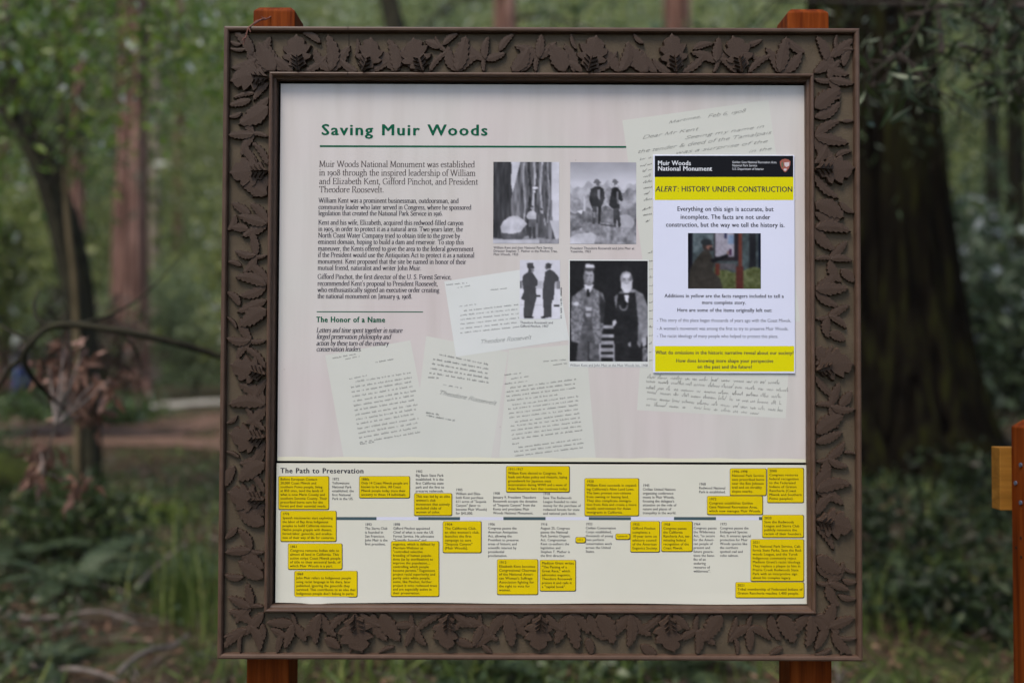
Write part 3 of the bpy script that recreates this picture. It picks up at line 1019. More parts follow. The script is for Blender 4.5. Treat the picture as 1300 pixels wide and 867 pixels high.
    i.build('signature', M_ink_faint, panel)
    i = Ink(-0.00032)
    p, q = Z6(575, 555), Z6(838, 605)
    i.line('Theodore Roosevelt', p[0], p[1], 8.4, 'script', px1=q[0], rot=math.atan2(p[1] - q[1], q[0] - p[0]))
    i.build('signature', M_ink_faint, panel)
build_letters()

def build_panel_text():
    T = -0.00035
    Z1 = zp(270, 0, 3.095); Z3 = zp(390, 190, 4.336); Z4 = zp(600, 190, 5.417); Z5 = zp(640, 320, 5.42); Z6 = zp(390, 340, 3.468)
    i = Ink(T)
    p = Z1(427, 531); i.line('Saving Muir Woods', *p, 20.0, 'heavy', px1=Z1(1078, 0)[0], track=0.03)
    i.build('heading_lettering', M_green, panel)
    i = Ink(-0.00028)
    i.poly([(406, 184.7), (795, 185.7), (795, 188.0), (406, 187.0)])
    i.build('heading_rule', M_green, panel)
    i = Ink(T)
    for t, b, x1 in (('Muir Woods National Monument was established', 95, 922), ('in 1908 through the inspired leadership of William', 142, 926), ('and Elizabeth Kent, Gifford Pinchot, and President', 190, 940), ('Theodore Roosevelt.', 235, 420)):
        i.line(t, *Z3(65, b), 11.4, 'roman', px1=Z3(x1, 0)[0])
    i.build('introduction_lettering', M_ink_brown, panel)
    paras = [[('William Kent was a prominent businessman, outdoorsman, and', 292, 833), ('community leader who later served in Congress, where he sponsored', 328, 903), ('legislation that created the National Park Service in 1916.', 362, 745)],
             [('Kent and his wife, Elizabeth, acquired this redwood-filled canyon', 413, 860), ('in 1905, in order to protect it as a natural area. Two years later, the', 448, 857), ('North Coast Water Company tried to obtain title to the grove by', 484, 842), ('eminent domain, hoping to build a dam and reservoir. To stop this', 519, 862), ('maneuver, the Kents offered to give the area to the federal government', 556, 915), ('if the President would use the Antiquities Act to protect it as a national', 591, 920), ('monument. Kent proposed that the site be named in honor of their', 627, 875), ('mutual friend, naturalist and writer John Muir.', 662, 627)],
             [('Gifford Pinchot, the first director of the U. S. Forest Service,', 711, 793), ("recommended Kent's proposal to President Roosevelt,", 748, 718), ('who enthusiastically signed an executive order creating', 783, 727), ('the national monument on January 9, 1908.', 818, 577)]]
    for para in paras:
        i = Ink(T)
        for t, b, x1 in para:
            i.line(t, *Z3(62 - (b - 292) * 0.012, b), 8.9, 'text', px1=Z3(x1, 0)[0])
        i.build('paragraph_lettering', M_ink, panel)
    i = Ink(T)
    i.line('The Honor of a Name', *Z6(40, 239), 10.0, 'heavy', px1=Z6(342, 0)[0])
    i.build('subheading_lettering', M_green, panel)
    i = Ink(-0.00028)
    a, b = Z6(42, 191.5), Z6(510, 195)
    i.poly([a, (b[0], a[1] + 0.3), (b[0], a[1] + 1.4), (a[0], a[1] + 1.1)])
    i.build('subheading_rule', M_green, panel)
    i = Ink(T)
    for t, b, x1 in (('Letters and time spent together in nature', 284, 420), ('forged preservation philosophy and', 312, 371), ('action by these turn-of-the century', 341, 361), ('conservation leaders.', 367, 238)):
        i.line(t, *Z6(40, b), 9.2, 'italic', px1=Z6(x1, 0)[0])
    i.build('italic_lettering', M_ink, panel)
    caps = [(Z4, (('William Kent and then National Park Service', 143, 682, 550), ('Director Stephen T. Mather at the Pinchot Tree,', 143, 705, 583), ('Muir Woods, 1923', 143, 728, 313))),
            (Z4, (('President Theodore Roosevelt and John Muir at', 672, 686, 1112), ('Yosemite, 1903', 672, 708, 812))),
            (Z5, (('Theodore Roosevelt and', 110, 493, 335), ('Gifford Pinchot, 1907', 110, 518, 305))),
            (Z5, (('William Kent and John Muir at the Muir Woods Inn, 1908', 452, 786, 988),))]
    for Zq, lines in caps:
        i = Ink(T)
        for t, x, b, x1 in lines:
            i.line(t, *Zq(x, b), 4.6, 'regular', px1=Zq(x1, 0)[0])
        i.build('caption_lettering', M_ink, panel)
    # photo credit running up beside the picture of the two hats, too small to read
    i = Ink(T); rng = random.Random(8)
    typed(i, 713.2, 404, 713.2, 362, rng, 1.3)
    i.build('credit_lettering', M_ink, panel)
build_panel_text()
# ================================================================ printed photographs (painted tone by tone on a fine sheet)
class Paint:
    def __init__(self, w, h, seed, tone=0.5):
        self.w, self.h = w, h
        self.rng = np.random.default_rng(seed)
        self.Y, self.X = np.mgrid[0:h, 0:w]
        self.X = (self.X + 0.5) / w; self.Y = (self.Y + 0.5) / h
        self.a = np.ones((h, w, 3)) * np.asarray(tone).reshape(-1)[None, None, :] if np.ndim(tone) else np.full((h, w, 3), tone)
    def noise(self, sx, sy, octaves=3):
        out = np.zeros((self.h, self.w)); amp = 1.0; tot = 0
        for _ in range(octaves):
            gx, gy = int(sx) + 2, int(sy) + 2
            g = self.rng.random((gy + 1, gx + 1))
            fx, fy = self.X * (gx - 1), self.Y * (gy - 1)
            ix, iy = fx.astype(int), fy.astype(int)
            tx, ty = fx - ix, fy - iy
            tx = tx * tx * (3 - 2 * tx); ty = ty * ty * (3 - 2 * ty)
            v = (g[iy, ix] * (1 - tx) + g[iy, ix + 1] * tx) * (1 - ty) + (g[iy + 1, ix] * (1 - tx) + g[iy + 1, ix + 1] * tx) * ty
            out += amp * v; tot += amp; amp *= 0.55; sx *= 2; sy *= 2
        return out / tot - 0.5
    def mask_poly(self, pts):
        m = np.zeros((self.h, self.w), bool)
        n = len(pts)
        for i in range(n):
            (x0, y0), (x1, y1) = pts[i], pts[(i + 1) % n]
            if y0 == y1: continue
            c = ((self.Y > min(y0, y1)) & (self.Y <= max(y0, y1)) & (self.X < x0 + (self.Y - y0) * (x1 - x0) / (y1 - y0)))
            m ^= c
        return m
    def mask_ell(self, cx, cy, rx, ry, rot=0):
        dx, dy = self.X - cx, self.Y - cy
        c, s = math.cos(rot), math.sin(rot)
        return ((dx * c + dy * s) / rx) ** 2 + ((-dx * s + dy * c) / ry) ** 2 < 1
    def put(self, m, tone, tex=0.0, sx=12, sy=12):
        t = np.asarray(tone, float)
        v = np.ones((self.h, self.w, 3)) * (t if t.ndim else t[None])
        if tex: v = v + tex * self.noise(sx, sy)[..., None]
        self.a = np.where(m[..., None], v, self.a)
    def poly(self, pts, tone, **k): self.put(self.mask_poly(pts), tone, **k)
    def ell(self, cx, cy, rx, ry, tone, rot=0, **k): self.put(self.mask_ell(cx, cy, rx, ry, rot), tone, **k)
    def soften(self, n=1):
        for _ in range(n):
            p = np.pad(self.a, ((1, 1), (1, 1), (0, 0)), mode='edge')
            self.a = (4 * p[1:-1, 1:-1] + 2 * (p[:-2, 1:-1] + p[2:, 1:-1] + p[1:-1, :-2] + p[1:-1, 2:]) + p[:-2, :-2] + p[:-2, 2:] + p[2:, :-2] + p[2:, 2:]) / 16
    def print_on(self, name, x0, y0, x1, y1, y, parent, gain=0.74):
        tl, tr, bl = on_y(x0, y0, y), on_y(x1, y0, y), on_y(x0, y1, y)
        h, w = self.h, self.w
        xs = np.linspace(tl.x, tr.x, w + 1); zs = np.linspace(tl.z, bl.z, h + 1)
        X, Z = np.meshgrid(xs, zs)
        v = np.stack([X.ravel(), np.full(X.size, y), Z.ravel()], 1)
        i, j = np.meshgrid(np.arange(w), np.arange(h))
        a = (j * (w + 1) + i).ravel()
        f = np.stack([a, a + w + 1, a + w + 2, a + 1], 1)
        me = np_mesh(name, v, f)
        c = np.clip(self.a, 0, 1)
        lin = np.where(c <= 0.04045, c / 12.92, ((c + 0.055) / 1.055) ** 2.4) * gain
        # colour at each corner: mean of the touching cells
        p = np.pad(lin, ((1, 1), (1, 1), (0, 0)), mode='edge')
        cc = (p[:-1, :-1] + p[1:, :-1] + p[:-1, 1:] + p[1:, 1:]) / 4
        at = me.attributes.new('ink', 'FLOAT_COLOR', 'POINT')
        at.data.foreach_set('color', np.concatenate([cc.reshape(-1, 3), np.ones((cc.shape[0] * cc.shape[1], 1))], 1).astype(np.float32).ravel())
        return mesh_obj(name, me, M_photo, parent)

BW = np.array([1.0, 0.99, 1.03])

def photo_grove():
    p = Paint(104, 128, 1, 0.78)
    X, Y = p.X, p.Y
    p.put(X > 0.0, 0.86, tex=0.2, sx=4, sy=8)
    # left trunk
    edge = 0.27 + 0.10 * Y ** 2 + 0.01 * np.sin(Y * 20)
    p.put(X < edge, 0.27, tex=0.25, sx=26, sy=4)
    # big trunk spreading at the foot
    l = 0.41 - 0.14 * np.clip(Y * 2.2, 0, 1); r = 0.88 + 0.02 * Y + 0.26 * np.clip(Y - 0.62, 0, 1) ** 1.3
    p.put((X > l) & (X < r), 0.42, tex=0.55, sx=22, sy=4)
    for x, wd, t in ((0.47, .012, .66), (0.62, .016, .70), (0.66, .02, .3), (0.73, .014, .72), (0.55, .02, .28), (0.80, .02, .34), (0.84, .012, .6)):
        p.put((np.abs(X - x - 0.015 * np.sin(Y * 9 + x * 20)) < wd) & (Y < 0.75), t, tex=0.3, sx=10, sy=14)
    p.put((Y > 0.72) & (X > 0.93 + (Y - 0.9) * 0.4), 0.80, tex=0.1)
    # ground
    p.put(Y > 0.93 + 0.02 * np.sin(X * 9), 0.62, tex=0.35, sx=20, sy=10)
    p.put((Y > 0.955) & (X < 0.7), 0.78, tex=0.15, sx=10, sy=5)
    # boulder
    p.poly([(0.11, 0.80), (0.15, 0.73), (0.25, 0.67), (0.37, 0.66), (0.46, 0.71), (0.52, 0.76), (0.47, 0.79), (0.50, 0.90), (0.44, 0.95), (0.16, 0.95), (0.12, 0.88)], 0.38, tex=0.3, sx=12, sy=12)
    p.poly([(0.11, 0.80), (0.15, 0.73), (0.25, 0.67), (0.37, 0.66), (0.46, 0.71), (0.52, 0.76), (0.47, 0.80), (0.42, 0.86), (0.28, 0.885), (0.13, 0.87)], 0.80, tex=0.25, sx=10, sy=10)
    # plaque
    p.ell(0.635, 0.32, 0.045, 0.014, 0.95); p.ell(0.625, 0.365, 0.018, 0.014, 0.92)
    # two small figures
    p.ell(0.59, 0.565, 0.020, 0.022, 0.62); p.ell(0.588, 0.548, 0.024, 0.010, 0.25)
    p.poly([(0.53, 0.62), (0.57, 0.60), (0.62, 0.60), (0.655, 0.63), (0.65, 0.70), (0.53, 0.70), (0.50, 0.67)], 0.78, tex=0.2)
    p.poly([(0.535, 0.70), (0.645, 0.70), (0.64, 0.80), (0.535, 0.80)], 0.40, tex=0.2)
    p.poly([(0.54, 0.80), (0.585, 0.80), (0.575, 0.935), (0.545, 0.935)], 0.26); p.poly([(0.595, 0.80), (0.64, 0.80), (0.65, 0.935), (0.605, 0.935)], 0.28)
    p.ell(0.735, 0.60, 0.020, 0.022, 0.70); p.ell(0.735, 0.582, 0.022, 0.010, 0.3)
    p.poly([(0.68, 0.66), (0.72, 0.63), (0.77, 0.64), (0.80, 0.70), (0.82, 0.90), (0.77, 0.93), (0.69, 0.93), (0.68, 0.80)], 0.40, tex=0.35, sx=14, sy=6)
    p.poly([(0.765, 0.70), (0.785, 0.69), (0.80, 0.78), (0.785, 0.78)], 0.7)
    p.soften(1); p.a *= BW
    return p

def photo_lookout():
    p = Paint(104, 128, 2, 0.8)
    X, Y = p.X, p.Y
    p.a = np.ones_like(p.a) * (0.66 + 0.18 * np.clip(Y / 0.25, 0, 1))[..., None] + 0.10 * p.noise(3, 5)[..., None]
    ridge = 0.27 + 0.05 * np.sin(X * 14) * np.sin(X * 5 + 1) + 0.02 * np.sin(X * 41)
    p.put(Y > ridge, 0.72, tex=0.30, sx=12, sy=10)
    p.put(Y > ridge + 0.10 + 0.06 * np.sin(X * 6), 0.62, tex=0.45, sx=14, sy=16)
    p.put(Y > 0.56 + 0.10 * np.abs(X - 0.5) + 0.03 * np.sin(X * 20), 0.50, tex=0.45, sx=16, sy=20)
    p.poly([(0.20, 0.42), (0.225, 0.42), (0.23, 0.60), (0.20, 0.60)], 0.82)
    p.poly([(0.10, 0.60), (0.20, 0.58), (0.17, 0.64)], 0.9)
    # rounded rock at the right and the outcrop they stand on
    p.ell(0.83, 0.74, 0.14, 0.10, 0.72, tex=0.2)
    p.poly([(0.0, 0.86), (0.18, 0.80), (0.34, 0.74), (0.55, 0.74), (0.72, 0.79), (0.9, 0.80), (1, 0.84), (1, 1), (0, 1)], 0.60, tex=0.5, sx=18, sy=16)
    p.poly([(0.0, 0.92), (0.10, 0.88), (0.32, 0.86), (0.40, 0.90), (0.36, 1.0), (0, 1)], 0.80, tex=0.25, sx=10, sy=10)
    # man with arms at his sides
    D = 0.24
    p.ell(0.41, 0.247, 0.060, 0.013, 0.40); p.ell(0.405, 0.228, 0.036, 0.022, 0.45); p.ell(0.42, 0.268, 0.026, 0.026, 0.42)
    p.poly([(0.31, 0.33), (0.37, 0.30), (0.46, 0.30), (0.51, 0.33), (0.525, 0.44), (0.49, 0.52), (0.47, 0.55), (0.35, 0.55), (0.33, 0.56), (0.285, 0.46)], D, tex=0.22)
    p.poly([(0.41, 0.34), (0.455, 0.33), (0.45, 0.46), (0.42, 0.44)], 0.62)
    p.poly([(0.335, 0.54), (0.41, 0.54), (0.395, 0.63), (0.375, 0.755), (0.335, 0.755), (0.34, 0.64)], 0.30, tex=0.2); p.poly([(0.34, 0.61), (0.385, 0.61), (0.38, 0.68), (0.345, 0.68)], 0.55)
    p.poly([(0.42, 0.54), (0.475, 0.54), (0.46, 0.66), (0.455, 0.76), (0.42, 0.755)], 0.20, tex=0.1)
    # bearded man in profile
    p.ell(0.685, 0.243, 0.050, 0.012, 0.42); p.ell(0.675, 0.226, 0.034, 0.020, 0.45); p.ell(0.69, 0.268, 0.024, 0.024, 0.45); p.poly([(0.685, 0.275), (0.72, 0.275), (0.71, 0.325), (0.69, 0.31)], 0.84)
    p.poly([(0.63, 0.32), (0.67, 0.30), (0.72, 0.31), (0.77, 0.36), (0.80, 0.47), (0.77, 0.48), (0.74, 0.46), (0.75, 0.57), (0.66, 0.58), (0.585, 0.53), (0.61, 0.42)], 0.20, tex=0.25)
    p.poly([(0.70, 0.36), (0.73, 0.36), (0.74, 0.52), (0.71, 0.50)], 0.5)
    p.poly([(0.65, 0.56), (0.74, 0.56), (0.77, 0.78), (0.73, 0.805), (0.71, 0.68), (0.695, 0.77), (0.66, 0.77)], 0.30, tex=0.25)
    p.poly([(0.455, 0.755), (0.70, 0.775), (0.69, 0.795), (0.46, 0.77)], 0.3)
    p.soften(1); p.a *= BW
    return p

def photo_hats():
    p = Paint(72, 104, 3, 0.86)
    X, Y = p.X, p.Y
    p.put((Y > 0.36) & (Y < 0.48), 0.74, tex=0.3, sx=8, sy=4)
    p.put(Y > 0.50, 0.89, tex=0.05)
    for y, x0, x1 in ((0.61, 0.42, 0.52), (0.775, 0.85, 0.99)):
        p.put((np.abs(Y - y) < 0.013) & (X > x0) & (X < x1), 0.15)
    p.put((np.abs(Y - 0.765) < 0.006) & (X > 0.02) & (X < 0.56), 0.75)
    p.put((np.abs(X - 0.02) < 0.03) & (Y > 0.36) & (Y < 0.48), 0.5); p.put((X > 0.92) & (Y > 0.36) & (Y < 0.49), 0.55)
    D = 0.30
    # stout man in a top hat, facing his neighbour
    p.poly([(0.17, 0.055), (0.325, 0.045), (0.345, 0.115), (0.365, 0.125), (0.355, 0.145), (0.215, 0.150), (0.19, 0.14)], D)
    p.ell(0.30, 0.175, 0.055, 0.035, 0.55); p.ell(0.25, 0.18, 0.045, 0.032, D)
    p.poly([(0.08, 0.26), (0.22, 0.195), (0.32, 0.215), (0.38, 0.28), (0.45, 0.35), (0.44, 0.42), (0.40, 0.50), (0.42, 0.64), (0.38, 0.74), (0.30, 0.98), (0.105, 0.98), (0.10, 0.84), (0.12, 0.69), (0.03, 0.66), (0.10, 0.54), (0.06, 0.36)], D)
    p.poly([(0.10, 0.965), (0.34, 0.965), (0.36, 0.985), (0.11, 0.99)], 0.2); p.ell(0.42, 0.46, 0.03, 0.015, 0.8)
    # taller man with hands behind his back
    p.ell(0.71, 0.085, 0.075, 0.035, D); p.ell(0.665, 0.12, 0.035, 0.04, 0.45); p.poly([(0.64, 0.095), (0.80, 0.06), (0.77, 0.14), (0.70, 0.15)], D)
    p.poly([(0.63, 0.20), (0.74, 0.155), (0.86, 0.20), (0.97, 0.29), (0.98, 0.35), (0.87, 0.37), (0.86, 0.50), (0.85, 0.67), (0.80, 0.69), (0.79, 0.97), (0.60, 0.985), (0.59, 0.80), (0.57, 0.60), (0.58, 0.42), (0.61, 0.33)], D)
    p.poly([(0.52, 0.965), (0.62, 0.95), (0.64, 0.99), (0.54, 0.99)], 0.2)
    p.a = p.a + 0.05 * p.noise(10, 14)[..., None]
    p.soften(1); p.a *= BW
    return p

def photo_pair():
    p = Paint(120, 156, 4, 0.14)
    X, Y = p.X, p.Y
    p.a = p.a + 0.05 * p.noise(6, 6)[..., None]
    # bench or chair between them
    for y in (0.655, 0.745, 0.815, 0.885, 0.945):
        p.put((np.abs(Y - y) < 0.017) & (X > 0.38) & (X < 0.58), 0.66, tex=0.3)
    p.put((np.abs(X - 0.57) < 0.012) & (Y > 0.8), 0.7); p.put((np.abs(X - 0.385) < 0.012) & (Y > 0.8), 0.7)
    # younger man in tweed with a hat
    p.poly([(0.08, 1.0), (0.15, 0.56), (0.32, 0.56), (0.39, 1.0)], 0.36, tex=0.35, sx=14, sy=20); p.put(p.mask_poly([(0.235, 0.80), (0.25, 0.80), (0.255, 1), (0.23, 1)]), 0.2)
    p.poly([(0.03, 0.36), (0.18, 0.27), (0.30, 0.27), (0.42, 0.32), (0.46, 0.42), (0.44, 0.60), (0.40, 0.82), (0.33, 0.83), (0.28, 0.60), (0.17, 0.60), (0.12, 0.82), (0.02, 0.80), (0.01, 0.6)], 0.50, tex=0.55, sx=44, sy=56)
    p.poly([(0.17, 0.28), (0.31, 0.28), (0.29, 0.62), (0.18, 0.62)], 0.42, tex=0.4, sx=14, sy=16)
    p.poly([(0.38, 0.33), (0.46, 0.42), (0.44, 0.62), (0.39, 0.62)], 0.22, tex=0.15)
    p.poly([(0.185, 0.24), (0.305, 0.24), (0.25, 0.34), (0.205, 0.30)], 0.9); p.poly([(0.215, 0.285), (0.25, 0.285), (0.262, 0.36), (0.22, 0.36)], 0.15)
    p.ell(0.245, 0.165, 0.066, 0.086, 0.68, tex=0.18, sx=8, sy=8); p.ell(0.25, 0.232, 0.040, 0.018, 0.50)
    p.ell(0.200, 0.165, 0.022, 0.070, 0.50); p.ell(0.25, 0.115, 0.048, 0.020, 0.70); p.ell(0.226, 0.148, 0.018, 0.007, 0.36); p.ell(0.272, 0.147, 0.017, 0.007, 0.38); p.ell(0.254, 0.172, 0.009, 0.020, 0.68); p.ell(0.262, 0.182, 0.008, 0.006, 0.42); p.ell(0.251, 0.206, 0.020, 0.0045, 0.38)
    p.ell(0.25, 0.085, 0.068, 0.022, 0.3); p.poly([(0.195, 0.05), (0.215, 0.03), (0.31, 0.042), (0.32, 0.07), (0.20, 0.072)], 0.9)
    p.poly([(0.20, 0.46), (0.29, 0.46), (0.28, 0.50), (0.21, 0.50)], 0.75, tex=0.2); p.poly([(0.20, 0.52), (0.28, 0.52), (0.27, 0.56), (0.21, 0.56)], 0.66, tex=0.3); p.ell(0.085, 0.43, 0.035, 0.02, 0.85)
    # old man with a white beard
    p.poly([(0.57, 0.36), (0.66, 0.30), (0.82, 0.28), (0.94, 0.33), (1.0, 0.45), (1.0, 0.75), (0.93, 0.80), (0.90, 0.87), (0.86, 0.82), (0.84, 0.5), (0.60, 0.5)], 0.52, tex=0.35, sx=20, sy=26)
    p.poly([(0.62, 0.33), (0.84, 0.31), (0.88, 0.62), (0.86, 1.0), (0.58, 1.0), (0.56, 0.62), (0.60, 0.45)], 0.16, tex=0.10, sx=10, sy=20)
    p.poly([(0.70, 0.34), (0.76, 0.34), (0.745, 0.42), (0.715, 0.40)], 0.92)
    a = np.linspace(0.2, math.pi - 0.3, 14)
    for t in a: p.ell(0.69 + 0.05 * math.cos(t), 0.43 + 0.06 * math.sin(t), 0.008, 0.006, 0.6)
    p.ell(0.72, 0.095, 0.085, 0.05, 0.16); p.ell(0.725, 0.175, 0.078, 0.070, 0.62, tex=0.18, sx=8, sy=8)
    p.ell(0.735, 0.155, 0.055, 0.026, 0.86)
    p.ell(0.700, 0.180, 0.020, 0.007, 0.38); p.ell(0.757, 0.177, 0.019, 0.007, 0.40); p.ell(0.732, 0.190, 0.010, 0.022, 0.74); p.ell(0.785, 0.19, 0.02, 0.05, 0.46)
    p.poly([(0.655, 0.205), (0.70, 0.215), (0.76, 0.21), (0.805, 0.195), (0.80, 0.27), (0.76, 0.32), (0.70, 0.32), (0.66, 0.27)], 0.84, tex=0.2, sx=14, sy=10)
    p.ell(0.728, 0.222, 0.036, 0.006, 0.55)
    p.poly([(0.55, 0.60), (0.59, 0.585), (0.60, 0.62), (0.555, 0.66)], 0.82); p.poly([(0.92, 0.76), (0.98, 0.76), (0.98, 0.83), (0.94, 0.86)], 0.72)
    p.poly([(0.75, 0.82), (0.78, 0.80), (0.785, 0.85), (0.755, 0.85)], 0.6)
    p.put((X > 0.93) & (Y > 0.86), 0.45, tex=0.8, sx=30, sy=30)
    p.a = p.a + 0.07 * p.noise(40, 52)[..., None]
    p.soften(2); p.a *= BW
    return p

def photo_worker():
    C = lambda r, g, b: np.array([r, g, b]) / 255.0
    p = Paint(120, 92, 6, C(70, 78, 78))
    X, Y = p.X, p.Y
    p.a = C(72, 82, 84) * (1 + 0.8 * p.noise(12, 10)[..., None])
    p.put(X < 0.06, C(18, 16, 26)); p.put((X > 0.84) & (X < 0.93), C(36, 36, 40), tex=0.08, sx=8, sy=3); p.put(X > 0.97, C(20, 24, 40))
    p.put((X < 0.35) & (Y < 0.35) & (X > 0.07), C(96, 108, 112), tex=0.35, sx=16, sy=14)
    p.put((Y > 0.66 + 0.05 * np.sin(X * 12)) & (X > 0.36), C(98, 104, 66), tex=0.32, sx=26, sy=18)
    p.put((Y > 0.54) & (Y < 0.66) & (X > 0.40) & (X < 0.66), C(100, 96, 100), tex=0.25, sx=18, sy=8)
    # the exhibit he works on
    p.put((X > 0.355) & (X < 0.69) & (Y < 0.50), C(46, 40, 44)); p.put((X > 0.375) & (X < 0.635) & (Y < 0.42), C(178, 172, 184), tex=0.10, sx=6, sy=6)
    p.put((X > 0.55) & (X < 0.63) & (Y > 0.03) & (Y < 0.20), C(140, 160, 190), tex=0.15); p.put((X > 0.50) & (X < 0.53) & (Y < 0.10), C(50, 50, 80))
    p.put((X > 0.69) & (X < 0.742) & (Y < 0.62), C(112, 58, 48)); p.put((X > 0.66) & (X < 0.762) & (Y >= 0.60), C(92, 46, 40)); p.put((X > 0.638) & (X < 0.69) & (Y < 0.50), C(40, 36, 42))
    p.put((X > 0.375) & (X < 0.435) & (Y > 0.54) & (Y < 0.76), C(100, 50, 40))
    # figure in a dark jacket and cap, arm reaching to the board
    p.poly([(0.02, 0.66), (0.08, 0.52), (0.20, 0.32), (0.28, 0.30), (0.33, 0.42), (0.36, 0.55), (0.34, 0.68), (0.44, 0.82), (0.48, 1.0), (0.0, 1.0)], C(58, 53, 47), tex=0.14, sx=8, sy=8)
    p.poly([(0.30, 0.48), (0.44, 0.42), (0.55, 0.37), (0.56, 0.41), (0.45, 0.49), (0.34, 0.54)], C(24, 22, 26))
    p.poly([(0.53, 0.33), (0.565, 0.31), (0.57, 0.38), (0.54, 0.39)], C(140, 110, 104)); p.put((X > 0.57) & (X < 0.60) & (Y > 0.28) & (Y < 0.40), C(70, 40, 70))
    p.a = p.a * (1 + 0.35 * p.noise(40, 30)[..., None])
    p.ell(0.262, 0.235, 0.066, 0.085, C(60, 50, 46)); p.ell(0.290, 0.240, 0.044, 0.060, C(146, 104, 92)); p.ell(0.318, 0.290, 0.030, 0.040, C(52, 44, 44)); p.ell(0.250, 0.165, 0.078, 0.060, C(46, 50, 52)); p.poly([(0.25, 0.185), (0.345, 0.20), (0.34, 0.215), (0.25, 0.215)], C(40, 42, 46))
    p.a = p.a + 0.03 * p.noise(50, 40)[..., None]
    p.soften(3)
    return p

def build_photos():
    for fn, rc in ((photo_grove, (626.4, 205.7, 709.8, 309.0)), (photo_lookout, (724, 206.2, 807.7, 309.6)), (photo_hats, (660, 330.2, 711, 404.8)), (photo_pair, (723.4, 331, 822.3, 458.7))):
        fn().print_on('photo_print', *rc, -0.00040, panel)
    # bare margin round the pair
    i = Ink(-0.00034)
    i.poly([(722, 329.6), (823.6, 329.6), (823.6, 466), (722, 466)])
    i.build('photo_margin', M_letter2, panel)
build_photos()

# ================================================================ notice fixed over the panel
M_white = noisy('notice_paper', [(0.3, (0.58, 0.585, 0.69)), (0.7, (0.62, 0.625, 0.73))], scale=3, rough=0.35, spec=0.15)
M_nblack = plain('notice_black', (0.006, 0.006, 0.008), 0.5, 0.08)
M_nyellow = plain('notice_yellow', (0.60, 0.54, 0.002), 0.5, 0.06)
M_nwhite = plain('notice_white_ink', (0.62, 0.62, 0.64), 0.4, 0.3)
M_ntext = plain('notice_text', (0.030, 0.030, 0.040), 0.6, 0.06)
M_ntext2 = plain('notice_text_grey', (0.10, 0.10, 0.12), 0.6, 0.06)

